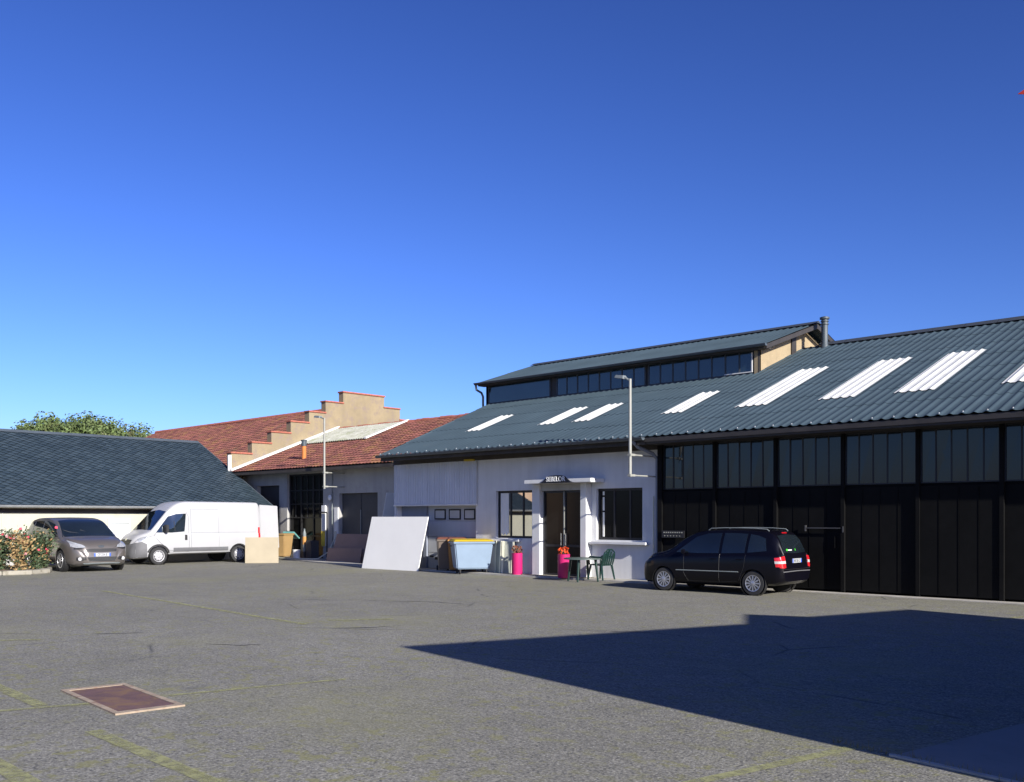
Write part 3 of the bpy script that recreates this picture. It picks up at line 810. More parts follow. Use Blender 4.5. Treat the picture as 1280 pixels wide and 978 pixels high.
# ------------------------------------------------------------------ slate-roofed house
sh = thing('slate_roofed_outbuilding', 'long low cream building with a dark diamond-slate roof behind the parked cars', 'building', (-37.4, 15, 0))
SX, SXE, SZE, SXR, SZR, SY0, SY1 = -37.4, -37.0, 2.20, -43.85, 5.49, 2.0, 23.6
mb = MB(); mb.box(SX - .3, SX, SY0, SY1 - .1, 0, 2.22); mb.box(-50.5, -50.2, SY0, SY1 - .1, 0, 2.2)
for y in (SY0, SY1 - .4): mb.prism([(SX, y + .05, 0), (SX, y + .05, 2.1), (SXR, y + .05, 5.25), (-50.3, y + .05, 2.1), (-50.3, y + .05, 0)], (0, .25, 0))
mb.build('wall', 'cream', sh)
mb = MB(); mb.box(SX - .003, SX + .03, SY0 + .1, SY1 - .1, 1.95, 2.10); mb.build('wall_plate', 'brown_trim', sh)
mb = MB(); mb.box(SX + .0, SXE + .02, SY0, SY1, 2.11, 2.15); mb.build('soffit', 'frame_stone', sh)
mb = MB(); mb.box(SX + .002, SX + .022, 12.44, 12.47, 0, 1.95); mb.box(SX + .002, SX + .025, SY0 + .1, 16.0, 0, .45); mb.build('wall_seam', 'stone_wall', sh)
# gutter along Y
mb = MB(); r = .08
rows = [[(SXE + .07 + r * math.cos(t), y, 2.21 + r * math.sin(t)) for t in [math.pi + math.pi * k / 8 for k in range(9)]] for y in (SY0, SY1)]
mb.grid(rows); mb.tube([(SXE + .07 + r, SY0, 2.21), (SXE + .07 + r, SY1, 2.21)], .014, 6); mb.tube([(SXE + .07 - r, SY0, 2.21), (SXE + .07 - r, SY1, 2.21)], .014, 6)
mb.build('gutter', 'gutter_zinc', sh, smooth=True, fix=False)
mb = MB(); mb.box(SX + .004, SX + .06, 16.3, 17.2, .05, 1.74); d = mb.build('white_door', 'white_paint', sh, bevel=.01)
mb = MB(); mb.box(SX + .06, SX + .075, 16.34, 17.16, 1.52, 1.55); mb.build('door_joint', 'lamp_head', d)
# slates as real diamonds
L = math.hypot(SXE - SXR, SZR - SZE); dx, dz = (SXR - SXE) / L, (SZR - SZE) / L
def sp_(y, s, up): return (SXE + dx * s + dz * up * -1 * -1 if False else SXE + dx * s + dz * up, y, SZE + dz * s - dx * up)
mb = MB(); tone = []
mb.face(sp_(SY0, 0, -.02), sp_(SY1, 0, -.02), sp_(SY1, L, -.02), sp_(SY0, L, -.02)); tone.append(.2)
D = .38; nr = int(L / (D / 2)) + 1
for r in range(nr + 1):
    for k in range(int((SY1 - SY0) / D) + 2):
        yc = SY0 + k * D + (D / 2 if r % 2 else 0); s0 = r * D / 2 - D / 2
        pts = [(yc, s0, .034), (yc + D / 2, s0 + D / 2, .010), (yc, s0 + D, .0), (yc - D / 2, s0 + D / 2, .010)]
        pts = [(min(max(y, SY0), SY1), min(max(s, 0), L), u + random.uniform(0, .003)) for y, s, u in pts]
        area = abs((pts[2][0] - pts[0][0]) * (pts[3][1] - pts[1][1]) - (pts[2][1] - pts[0][1]) * (pts[3][0] - pts[1][0]))
        if area < .004: continue
        mb.face(*[sp_(*p) for p in pts]); tone.append(random.random())
sr = mb.build('roof', 'slates', sh, fix=False, tone=tone)
mb = MB(); mb.grid([[(SXR, SY0, SZR), (SXR, SY1, SZR)], [(-50.7, SY0, SZE), (-50.7, SY1, SZE)]]); mb.build('rear_roof', 'slate_edge', sh)
mb = MB(); mb.prism([(SXR + .22, SY0, SZR - .06), (SXR, SY0, SZR + .07), (SXR - .22, SY0, SZR - .06), (SXR, SY0, SZR - .02)], (0, SY1 - SY0, 0)); mb.build('ridge_cap', 'slate_edge', sr)
mb = MB(); mb.prism([sp_(SY1 - .02, 0, .03), sp_(SY1 - .02, L, .03), sp_(SY1 - .02, L, -.18), sp_(SY1 - .02, 0, -.18)], (0, .05, 0)); mb.build('verge_board', 'slate_edge', sr)

# ------------------------------------------------------------------ office block outside the frame that throws the big shadow
H = 5.1
SH = [(-10.15, 8.43), (-8.19, 14.17), (-9.0, 15.6), (-7.95, 16.0), (-7.2, 18.6), (-4.91, 17.64)]
foot = [(x + 11.44, y - 2.28) for x, y in SH] + [(16.5, 12.2), (14.6, 3.9)]
an = thing('office_block', 'low plain beige block just outside the right edge that shades the yard', 'building', (4, 9, 0))
mb = MB(); mb.prism([(x, y, 0) for x, y in foot], (0, 0, H)); ab = mb.build('wall', 'beige', an)
a, b = Vector((*foot[0], 0)), Vector((*foot[1], 0)); dn = (b - a).normalized(); nn = Vector((-dn.y, dn.x, 0))
for zf in (1.0, 2.9):
    for k in range(3):
        p = a + dn * (.8 + k * 1.9) + nn * .02 + Vector((0, 0, zf))
        mb = MB(); mb.hexa([p, p + dn * 1.1, p + dn * 1.1 - nn * .06, p - nn * .06], [q + Vector((0, 0, 1.3)) for q in (p, p + dn * 1.1, p + dn * 1.1 - nn * .06, p - nn * .06)])
        w = mb.build('window', 'white_paint', an)
        p2 = p + dn * .06 + nn * .004 + Vector((0, 0, .06))
        mb = MB(); mb.hexa([p2, p2 + dn * .98, p2 + dn * .98 - nn * .02, p2 - nn * .02], [q + Vector((0, 0, 1.18)) for q in (p2, p2 + dn * .98, p2 + dn * .98 - nn * .02, p2 - nn * .02)])
        mb.build('pane', 'glass_dark', w)
# red pennant on a bracket pole
fl = thing('pennant', 'small red pennant tip on a thin cord at the upper right edge', 'flag', (1.2, 6.4, 4.2))
mb = MB(); mb.tube([(1.36, 6.33, 4.3), (.2, 5.9, 4.08), (-1.45, 5.46, 4.03)], .003, 5); mb.build('cord', 'plastic_black', fl)
mb = MB(); mb.prism([(-1.40, 5.45, 4.03), (-1.44, 5.45, 3.93), (-1.545, 5.45, 3.965)], (0, .006, 0)); mb.build('cloth', 'red_flag', fl)

# beige house to the left, seen only as a reflection in the office window
bh = thing('beige_house', 'beige gabled house with dark eaves reflected in the office window', 'house', (-46, -5, 0))
mb = MB(); mb.box(-52, -44, -9, -1, 0, 4.6); mb.prism([(-44, -9, 4.6), (-44, -5, 7.2), (-44, -1, 4.6)], (-8, 0, 0)); mb.build('wall', 'beige', bh)
for s in (1, -1):
    mb = MB(); mb.prism([(-43.4, -5, 7.35), (-43.4, -5 + s * 4.6, 4.35), (-43.4, -5 + s * 4.6, 4.2), (-43.4, -5, 7.2)], (-9.2, 0, 0)); mb.build('roof', 'brown_trim', bh)
mb = MB(); mb.box(-44.02, -43.95, -6, -5, 1, 2.5); mb.build('window', 'glass_dark', bh)

# ------------------------------------------------------------------ wall-mounted lamp posts
def lamp_post(x, y, z0, z1, yw, zb, hl, label):
    t = thing('lamp_post', label, 'lamp', (x, y, z0), 0, 'lamp posts bracketed to the workshop walls')
    mb = MB(); mb.tube([(x, y, z0), (x, y, z1)], [.045, .038], 10); mb.build('post', 'post_zinc', t, smooth=True)
    for z in zb:
        mb = MB(); mb.tube([(x, y + .03, z), (x, yw, z)], .022, 6); mb.box(x - .05, x + .05, y - .05, y + .16, z - .03, z + .03); mb.build('bracket', 'post_zinc', t)
    mb = MB(); dx_ = -hl
    mb.tube([(x, y, z1 - .05), (x + dx_ * .35, y - .05, z1 + .06)], .03, 8)
    mb.hexa([(x + dx_ * .3, y - .14, z1), (x + dx_ * .3, y + .08, z1), (x + dx_, y + .05, z1 + .06), (x + dx_, y - .11, z1 + .06)],
            [(x + dx_ * .35, y - .10, z1 + .10), (x + dx_ * .35, y + .04, z1 + .10), (x + dx_ * .95, y + .02, z1 + .14), (x + dx_ * .95, y - .08, z1 + .14)])
    mb.build('lamp_head', 'lamp_head', t, bevel=.01)
    return t
lamp_post(-32.72, 23.2, 2.96, 5.86, 24.2, (3.62, 3.05), .62, 'slim lamp post bracketed beside the tall dark doors of the tiled wing')
lamp_post(-15.18, 20.45, 2.84, 5.42, 21.7, (3.42, 2.88), .45, 'slim lamp post rising past the gutter by the office window')

# ------------------------------------------------------------------ boards
def board(name, label, p0, p1, h, lean, mat, th=.02, group=None, shear=(0, 0, 0, 0)):
    """board with bottom edge p0..p1 (ground points), height h, leaning by vector lean"""
    a, b = Vector((*p0, shear[0])), Vector((*p1, shear[1])); up = Vector((lean[0], lean[1], h))
    n = (b - a).cross(up).normalized() * th
    c, d = b + up + Vector((0, 0, shear[2])), a + up + Vector((0, 0, shear[3]))
    mb = MB(); mb.prism([a, b, c, d], -n)
    o = mb.build(name, mat, None)
    return tag(o, label, 'board', group)
board('white_panel', 'large white panel leaning against the garage front, widest of the boards', (-27.0, 20.72), (-24.10, 20.80), 1.80, (.06, .40), 'white_board', .03)
board('tall_board', 'narrow tall white board standing on edge behind the large white panel', (-29.0, 22.9), (-28.85, 23.6), 2.72, (.25, .35), 'white_board', .03)
board('pale_offcut', 'small pale offcut board behind the top right of the white panel', (-27.3, 22.3), (-26.95, 22.35), 2.0, (.0, .3), 'board_edge', .03)
board('cream_board', 'cream board leaning on the rear of the white van', (-33.27, 19.88), (-32.52, 20.9), 1.0, (-.16, .10), 'cream_board', .02)
board('brown_board', 'taller brown board leaning against the dark flat doors of the tiled wing', (-31.78, 22.8), (-30.1, 23.3), 1.12, (-.10, .42), 'brown_board', .02)
board('brown_board', 'lower dark brown board leaning in front of the taller brown one', (-31.80, 22.62), (-30.2, 23.08), .56, (-.04, .14), 'brown_board', .02)

# ------------------------------------------------------------------ bins
def two_wheel_bin(label, x, y, rzz, bodymat, lidmat, s=1., lid_open=False):
    t = thing('wheelie_bin', label, 'bin', (x, y, .0), rzz, 'wheeled bins in front of the buildings')
    mb = MB(); w0, d0, w1, d1, h = .22 * s, .22 * s, .28 * s, .33 * s, 1.0 * s
    mb.hexa([(-w0, -d0, .09), (w0, -d0, .09), (w0, d0, .09), (-w0, d0, .09)], [(-w1, -d1, h), (w1, -d1, h), (w1, d1, h), (-w1, d1, h)])
    mb.build('body', bodymat, t, world=False, bevel=.025)
    mb = MB(); mb.hexa([(-w1 - .025, -d1 - .03, h - .06), (w1 + .025, -d1 - .03, h - .06), (w1 + .025, d1 + .02, h - .06), (-w1 - .025, d1 + .02, h - .06)],
                       [(-w1 - .03, -d1 - .035, h + .005), (w1 + .03, -d1 - .035, h + .005), (w1 + .03, d1 + .02, h + .005), (-w1 - .03, d1 + .02, h + .005)])
    mb.build('rim', bodymat, t, world=False, bevel=.01)
    mb = MB()
    if lid_open:
        mb.hexa([(-w1, d1 + .0, h + .02), (w1, d1 + .0, h + .02), (w1, d1 + .42, h - .25), (-w1, d1 + .42, h - .25)],
                [(-w1, d1 + .03, h + .09), (w1, d1 + .03, h + .09), (w1, d1 + .46, h - .2), (-w1, d1 + .46, h - .2)])
    else:
        mb.hexa([(-w1 - .03, -d1 - .05, h + .01), (w1 + .03, -d1 - .05, h + .01), (w1 + .03, d1 + .03, h + .01), (-w1 - .03, d1 + .03, h + .01)],
                [(-w1 * .9, -d1 * .9, h + .06), (w1 * .9, -d1 * .9, h + .06), (w1 * .9, d1 * .95, h + .075), (-w1 * .9, d1 * .95, h + .075)])
    mb.build('lid', lidmat, t, world=False, bevel=.012)
    mb = MB(); mb.tube([(-w1 * .8, d1 + .06, h - .03), (w1 * .8, d1 + .06, h - .03)], .016, 8)
    for q in (-1, 1): mb.tube([(q * w1 * .8, d1, h - .04), (q * w1 * .8, d1 + .06, h - .03)], .014, 6)
    mb.build('handle', bodymat, t, world=False)
    for q in (-1, 1):
        mb = MB(); mb.lathe([(.02, -.025), (.09, -.025), (.10, -.015), (.10, .015), (.09, .025), (.02, .025)], (q * (w0 + .03), d0 + .03, .10), 'x', 16); mb.build('wheel', 'tyre', t, world=False, smooth=True)
    return t
two_wheel_bin('tan bin with raised teal lid beside the cream board', -36.02, 23.38, R(20), 'bin_tan', 'lid_teal', 1.08, True)
two_wheel_bin('dark brown bin with dull red lid, leftmost of those by the garage door', -23.22, 21.25, R(52), 'bin_brown', 'lid_red', 1.06)
two_wheel_bin('orange brown bin between the dark brown bin and the blue container', -22.76, 21.30, R(52), 'bin_orange', 'lid_red', 1.06)
ct = thing('waste_container', 'light blue four-wheeled waste container with yellow lid', 'bin', (-21.85, 21.08, 0), R(58), 'wheeled bins in front of the buildings')
mb = MB(); w, d = .62, .42
mb.hexa([(-.52, -.32, .16), (.52, -.32, .16), (.52, .32, .16), (-.52, .32, .16)], [(-w, -d, 1.0), (w, -d, 1.0), (w, d, 1.0), (-w, d, 1.0)])
mb.build('body', 'bin_blue', ct, world=False, bevel=.035)
mb = MB(); mb.hexa([(-w - .03, -d - .03, .95), (w + .03, -d - .03, .95), (w + .03, d + .03, .95), (-w - .03, d + .03, .95)], [(-w - .04, -d - .04, 1.015), (w + .04, -d - .04, 1.015), (w + .04, d + .04, 1.015), (-w - .04, d + .04, 1.015)]); mb.build('rim', 'bin_blue', ct, world=False, bevel=.012)
mb = MB(); mb.hexa([(-w - .04, -d - .05, 1.02), (w + .04, -d - .05, 1.02), (w + .04, d + .05, 1.02), (-w - .04, d + .05, 1.02)], [(-w * .93, -d * .9, 1.075), (w * .93, -d * .9, 1.075), (w * .93, d * .95, 1.10), (-w * .93, d * .95, 1.10)]); mb.build('lid', 'lid_yellow', ct, world=False, bevel=.015)
mb = MB(); mb.box(.02, .16, -.405, -.392, .76, .90)
for v_ in range(len(mb.v)):
    x, y, z = mb.v[v_]; mb.v[v_] = (x, y - (.84 - .84) - (z - .9) * .119 + .012, z)
mb.build('label_patch', 'white_paint', ct, world=False)
for sx_ in (-1, 1):
    for sy_ in (-1, 1):
        mb = MB(); mb.lathe([(.02, -.02), (.075, -.02), (.08, -.01), (.08, .01), (.075, .02), (.02, .02)], (sx_ * .42, sy_ * .25, .08), 'x', 14); mb.box(sx_ * .42 - .03, sx_ * .42 + .03, sy_ * .25 - .03, sy_ * .25 + .03, .1, .17)
        mb.build('castor', 'tyre', ct, world=False)
for sx_ in (-1, 1):
    mb = MB(); mb.tube([(sx_ * (w + .02), -.08, .88), (sx_ * (w + .07), -.08, .88), (sx_ * (w + .07), .08, .88), (sx_ * (w + .02), .08, .88)], .016, 6); mb.build('grip', 'plastic_black', ct, world=False)

# folding screen of two pale panels under the left window
fs = thing('folding_screen', 'pale two-leaf screen leaning on the wall under the left office window', 'screen', (-20.9, 21.45, .04))
for k, (x0, y0, x1, y1) in enumerate(((-21.25, 21.52, -20.86, 21.38), (-20.83, 21.38, -20.45, 21.52))):
    a, b = Vector((x0, y0, .05)), Vector((x1, y1, .05)); dd = (b - a).normalized(); nn_ = Vector((dd.y, -dd.x, 0))
    mb = MB(); mb.prism([a, b, b + Vector((0, .06, .98)), a + Vector((0, .06, .98))], nn_ * -.02); pn = mb.build('panel', 'screen_grey', fs)
    mb = MB()
    for p in (a, b - dd * .07):
        mb.prism([p + nn_ * .003, p + dd * .07 + nn_ * .003, p + dd * .07 + Vector((0, .06, .99)) + nn_ * .003, p + Vector((0, .06, .99)) + nn_ * .003], nn_ * .02)
    mb.build('stile', 'frame_pale', pn)

# ------------------------------------------------------------------ planters
def planter(x, y, label, flower, n, h, r):
    t = thing('planter', label, 'planter', (x, y, .04), 0, 'tall pink planters by the entrance')
    mb = MB(); mb.lathe([(r * .94, .04), (r, .06), (r, h - .02), (r * 1.03, h), (r * .9, h), (r * .88, h - .05), (.02, h - .06)], (x, y, 0), n=28); mb.build('pot', 'pink', t, smooth=True)
    mb = MB(); st = MB()
    for k in range(n):
        a = random.uniform(0, 6.28); rr = r * .95 * math.sqrt(random.random()); hh = h + random.uniform(.01, .20)
        c = Vector((x + rr * math.cos(a), y + rr * math.sin(a), hh))
        for q in range(5):
            u = Vector((random.gauss(0, 1), random.gauss(0, 1), random.gauss(0, 1))).normalized() * .028
            w_ = u.cross(Vector((random.gauss(0, 1), random.gauss(0, 1), random.gauss(0, 1)))).normalized() * .022
            mb.face(c + u - w_, c + u + w_, c - u + w_, c - u - w_)
        if k % 2 == 0: st.tube([(x + rr * .5 * math.cos(a), y + rr * .5 * math.sin(a), h - .05), tuple(c)], .005, 4)
    mb.build('flowers', flower, t, fix=False); st.build('stems', 'leaf', t)
    return t
planter(-19.96, 21.18, 'tall pink planter with rust-brown plant under the left office window', 'flower_rust', 45, .70, .165)
planter(-17.90, 20.95, 'tall pink planter with orange flowers right of the entrance door', 'flower_orange', 38, .72, .175)

# ------------------------------------------------------------------ table and chairs
tb = thing('garden_table', 'round grey-green plastic table outside the office entrance', 'table', (-16.92, 20.62, 0))
mb = MB(); mb.lathe([(.02, .655), (.50, .655), (.53, .645), (.54, .62), (.525, .615), (.02, .632)], (-16.92, 20.62, 0), n=36); mb.build('tabletop', 'table_top', tb, smooth=True)
for k in range(4):
    a = R(20 + 90 * k); c_, s_ = math.cos(a), math.sin(a)
    mb = MB(); mb.tube([(-16.92 + .36 * c_, 20.62 + .36 * s_, .63), (-16.92 + .44 * c_, 20.62 + .44 * s_, .0)], [.04, .028], 8); mb.build('leg', 'green_plastic', tb)
def chair(x, y, rzz, label):
    t = thing('garden_chair', label, 'chair', (x, y, .04), rzz)
    S = .98
    mb = MB(); mb.hexa([(-.2 * S, -.23 * S, .40 * S), (.22 * S, -.25 * S, .42 * S), (.22 * S, .25 * S, .42 * S), (-.2 * S, .23 * S, .40 * S)], [(-.2 * S, -.23 * S, .43 * S), (.22 * S, -.25 * S, .45 * S), (.22 * S, .25 * S, .45 * S), (-.2 * S, .23 * S, .43 * S)]); mb.build('seat', 'green_plastic', t, world=False, bevel=.01)
    mb = MB()
    for k in range(5):     # fan of back slats
        yy = (-.17 + .085 * k) * S; top = (.84 - .05 * abs(k - 2) ** 1.5 * .6) * S
        mb.hexa([(-.20 * S, yy - .026, .43 * S), (-.18 * S, yy - .026, .43 * S), (-.18 * S, yy + .026, .43 * S), (-.20 * S, yy + .026, .43 * S)],
                [(-.31 * S, yy * 1.12 - .03, top), (-.29 * S, yy * 1.12 - .03, top), (-.29 * S, yy * 1.12 + .03, top), (-.31 * S, yy * 1.12 + .03, top)])
    pts = [(-.20, -.25, .43), (-.26, -.26, .62), (-.30, -.22, .78), (-.31, -.1, .86), (-.31, .1, .86), (-.30, .22, .78), (-.26, .26, .62), (-.20, .25, .43)]
    mb.tube([tuple(c * S for c in p) for p in pts], .022, 6)
    mb.build('backrest', 'green_plastic', t, world=False)
    for q in (-1, 1):
        mb = MB(); mb.tube([(.22 * S, q * .25 * S, .43 * S), (.24 * S, q * .27 * S, .62 * S), (.18 * S, q * .28 * S, .66 * S), (-.25 * S, q * .27 * S, .64 * S)], .024, 6); mb.build('armrest', 'green_plastic', t, world=False)
        for xx, fx_ in ((.2, .26), (-.19, -.27)):
            mb = MB(); mb.tube([(xx * S, q * .23 * S, .42 * S), (fx_ * S, q * .27 * S, 0)], [.034, .022], 6); mb.build('leg', 'green_plastic', t, world=False)
    return t
chair(-16.62, 21.05, R(180), 'dark green plastic chair beside the table under the right office window')

# ------------------------------------------------------------------ small things by the tall doors
mb = MB(); mb.lathe([(.14, .0), (.165, .33), (.175, .335), (.175, .36), (.155, .36), (.15, .02), (.01, .02)], (-34.95, 23.35, .04), n=20); 
bk = mb.build('bucket', 'bucket', None, smooth=True); tag(bk, 'white plastic bucket on the ground by the tan bin', 'bucket')
tag(bk, 'white plastic bucket on the ground beside the tan bin', 'bucket')
hs = MB(); pts = []
for k in range(40):
    t_ = k / 39
    pts.append((-36.2 + 2.9 * t_, 23.0 - .15 * math.sin(t_ * 3.14) + .05 * math.sin(t_ * 9), .06))
pts += [(-33.15, 23.2, .08), (-33.0, 23.6, .35), (-33.1, 24.0, .9), (-33.2, 24.1, 1.2), (-33.28, 24.1, 1.1)]
hs.tube(pts, .026, 6); tag(hs.build('hose', 'hose', None, smooth=True), 'pale garden hose trailing along the ground by the tall doors', 'hose')
fe = thing('bottle_trolley', 'slim dark stand with an orange band in front of the tall doors', 'trolley', (-34.95, 23.75, .04))
mb = MB(); mb.tube([(-34.95, 23.75, .3), (-34.95, 23.75, 1.1)], .075, 12); mb.lathe([(.075, 1.1), (.05, 1.17), (.03, 1.25), (.05, 1.27), (.02, 1.30)], (-34.95, 23.75, 0), n=12); mb.build('cylinder', 'lamp_head', fe, smooth=True)
mb = MB(); mb.lathe([(.078, .62), (.08, .63), (.08, .95), (.078, .96)], (-34.95, 23.75, 0), n=12); mb.build('band', 'bin_orange', fe)
mb = MB(); mb.box(-35.07, -34.83, 23.64, 23.86, .04, .32); mb.build('base', 'dark_box', fe, bevel=.01)
mb = MB(); mb.box(-34.72, -34.3, 23.65, 24.05, .04, .80); tag(mb.build('cabinet', 'dark_box', None, bevel=.015), 'charcoal cabinet standing at the right end of the tall doors', 'cabinet')

# ------------------------------------------------------------------ flower bed
K = [(-33.6, 12.55), (-32.9, 12.5), (-31.75, 12.0), (-31.3, 11.3), (-31.5, 10.5), (-32.2, 8.5)]
mb = MB()
inn = [(-33.6, 12.2), (-33.0, 12.18), (-32.05, 11.8), (-31.68, 11.2), (-31.85, 10.55), (-32.5, 8.6)]
for k in range(5):
    a, b, c, d = K[k], K[k + 1], inn[k + 1], inn[k]
    g_ = .006
    A = Vector((*a, 0)).lerp(Vector((*b, 0)), g_); B = Vector((*b, 0)).lerp(Vector((*a, 0)), g_); C = Vector((*c, 0)).lerp(Vector((*d, 0)), g_); D_ = Vector((*d, 0)).lerp(Vector((*c, 0)), g_)
    mb.hexa([A, B, C, D_], [q_ + Vector((0, 0, .13)) for q_ in (A, B, C, D_)])
struct(mb.build('kerb', 'kerbstone', None, bevel=.015))
mb = MB(); mb.prism([(x, y, 0) for x, y in inn] + [(-36.8, 8.6, 0), (-36.8, 12.2, 0)], (0, 0, .10)); struct(mb.build('flower_bed', 'soil'))
def rose_bush(x, y, h, r, label, dry=.15, nf=14, nl=900):
    t = thing('rose_bush', label, 'bush', (x, y, .1), 0, 'rose bushes in the kerbed bed')
    st = MB(); lf = MB(); dl = MB(); fl_ = MB()
    tips = []
    for k in range(16):
        a = random.uniform(0, 6.28); rr = r * random.uniform(.3, 1.0); hh = h * random.uniform(.55, 1.05)
        pts = [(x + .1 * math.cos(a), y + .1 * math.sin(a), .08), (x + .5 * rr * math.cos(a), y + .5 * rr * math.sin(a), .1 + hh * .55), (x + rr * math.cos(a), y + rr * math.sin(a), .1 + hh)]
        st.tube(pts, [.016, .011, .005], 5); tips.append(pts)
    for k in range(nl):
        p0, p1, p2 = [Vector(p) for p in random.choice(tips)]
        u = random.random() ** .7
        c = (p0.lerp(p1, u * 2) if u < .5 else p1.lerp(p2, u * 2 - 1)) + Vector((random.gauss(0, .10), random.gauss(0, .10), random.gauss(0, .08)))
        if c.z < .12: continue
        n_ = Vector((random.gauss(0, 1), random.gauss(0, 1), random.gauss(.4, 1))).normalized()
        e = n_.orthogonal().normalized(); f_ = n_.cross(e); s_ = random.uniform(.03, .055)
        q = [c + e * s_ * 1.3, c + f_ * s_ * .7, c - e * s_ * 1.3, c - f_ * s_ * .7]
        (dl if random.random() < dry else lf).face(*q)
    for k in range(nf):
        p = Vector(random.choice(tips)[2]) + Vector((random.gauss(0, .12), random.gauss(0, .12), random.uniform(-.35, .08)))
        for q in range(9):
            n_ = Vector((random.gauss(0, 1), random.gauss(0, 1), random.gauss(.3, 1))).normalized(); e = n_.orthogonal().normalized() * .042; f_ = n_.cross(e)
            c = p + n_ * .03
            fl_.face(c + e, c + f_, c - e, c - f_)
    st.build('stems', 'stem', t); lf.build('leaves', 'leaf', t, fix=False)
    if len(dl.f): dl.build('dry_leaves', 'dry_leaf', t, fix=False)
    fl_.build('flowers', 'rose' if nf > 8 else 'rose_pale', t, fix=False)
    return t
rose_bush(-33.15, 11.0, 1.2, .75, 'leafy green rose bush with pink blooms at the left edge of the bed', .10, 30, 3200)
rose_bush(-32.15, 11.2, 1.15, .26, 'half-dry brown rose bush in the middle of the kerbed bed', .72, 7, 1100)
rose_bush(-32.65, 12.0, 1.25, .48, 'rose bush with pink blooms spilling in front of the taupe car', .12, 20, 2600)

# weeds on the slab edge
wd = MB()
for k in range(150):
    t_ = random.random() ** 1.3
    bx_, by_ = -3.35 + t_ * 2.2, 7.17 - t_ * .42 + random.gauss(0, .03)
    hh = random.uniform(.015, .07) * (2.2 if random.random() < .06 else 1)
    dx_, dy_ = random.gauss(0, .025), random.gauss(0, .025)
    wd.face((bx_ - .003, by_, 0), (bx_ + .003, by_, 0), (bx_ + dx_, by_ + dy_, hh))
o = struct(wd.build('weeds', 'weed', None, fix=False), 'stuff'); tag(o, 'thin dry weeds along the pale edge of the concrete slab', 'weeds')

# ------------------------------------------------------------------ tree behind the slate roof
def tree(x, y, label):
    t = thing('broadleaf_tree', label, 'tree', (x, y, 0))
    mb = MB(); mb.tube([(x, y, 0), (x + .1, y, 2), (x, y + .1, 4.2)], [.38, .30, .22], 12)
    cl = []
    for k in range(40):
        a = random.uniform(0, 6.28); rr = 5.0 * math.sqrt(random.random())
        z = 5.2 + 3.6 * (1 - (rr / 8.5) ** 2) * random.uniform(.70, 1.0)
        c = Vector((x + rr * math.cos(a), y + rr * math.sin(a), z)); cl.append((c, random.uniform(.7, 1.25)))
        mb.tube([(x, y, 3.5), (x + rr * .5 * math.cos(a), y + rr * .5 * math.sin(a), 3.5 + (z - 3.5) * .55), tuple(c)], [.12, .07, .02], 5)
    mb.build('trunk', 'bark', t)
    lf = MB()
    for c, r_ in cl:
        for k in range(480):
            d_ = Vector((random.gauss(0, 1), random.gauss(0, 1), random.gauss(0, .8))); d_ = d_.normalized() * r_ * random.random() ** .45
            p = c + d_ * random.uniform(.85, 1.12)
            n_ = (d_.normalized() + Vector((random.gauss(0, .6), random.gauss(0, .6), random.gauss(.3, .6)))).normalized(); e = n_.orthogonal().normalized(); e.rotate(Matrix.Rotation(random.uniform(0, 6.28), 3, n_)); f_ = n_.cross(e)
            s_ = random.uniform(.07, .14)
            lf.face(p + e * s_, p + f_ * s_ * .7, p - e * s_, p - f_ * s_ * .7)
    lf.build('crown', 'tree_leaf', t, fix=False)
tree(-70.7, 29.3, 'broad leafy tree showing above the slate roof')

# ------------------------------------------------------------------ vehicles
def interp(pts, x):
    if x <= pts[0][0]: return pts[0][1]
    for k in range(len(pts) - 1):
        (x0, y0), (x1, y1) = pts[k], pts[k + 1]
        if x <= x1:
            t = (x - x0) / (x1 - x0) if x1 > x0 else 0
            # monotone-ish cubic (finite-difference tangents)
            m0 = (y1 - pts[k - 1][1]) / (x1 - pts[k - 1][0]) if k else (y1 - y0) / (x1 - x0)
            m1 = (pts[k + 2][1] - y0) / (pts[k + 2][0] - x0) if k + 2 < len(pts) else (y1 - y0) / (x1 - x0)
            s0 = (y1 - y0) / (x1 - x0)
            if m0 * s0 <= 0: m0 = 0
            elif abs(m0) > 3 * abs(s0): m0 = 3 * s0
            if m1 * s0 <= 0: m1 = 0
            elif abs(m1) > 3 * abs(s0): m1 = 3 * s0
            h = x1 - x0
            return ((2*t**3-3*t**2+1)*y0 + (t**3-2*t**2+t)*h*m0 + (-2*t**3+3*t**2)*y1 + (t**3-t**2)*h*m1)
    return pts[-1][1]

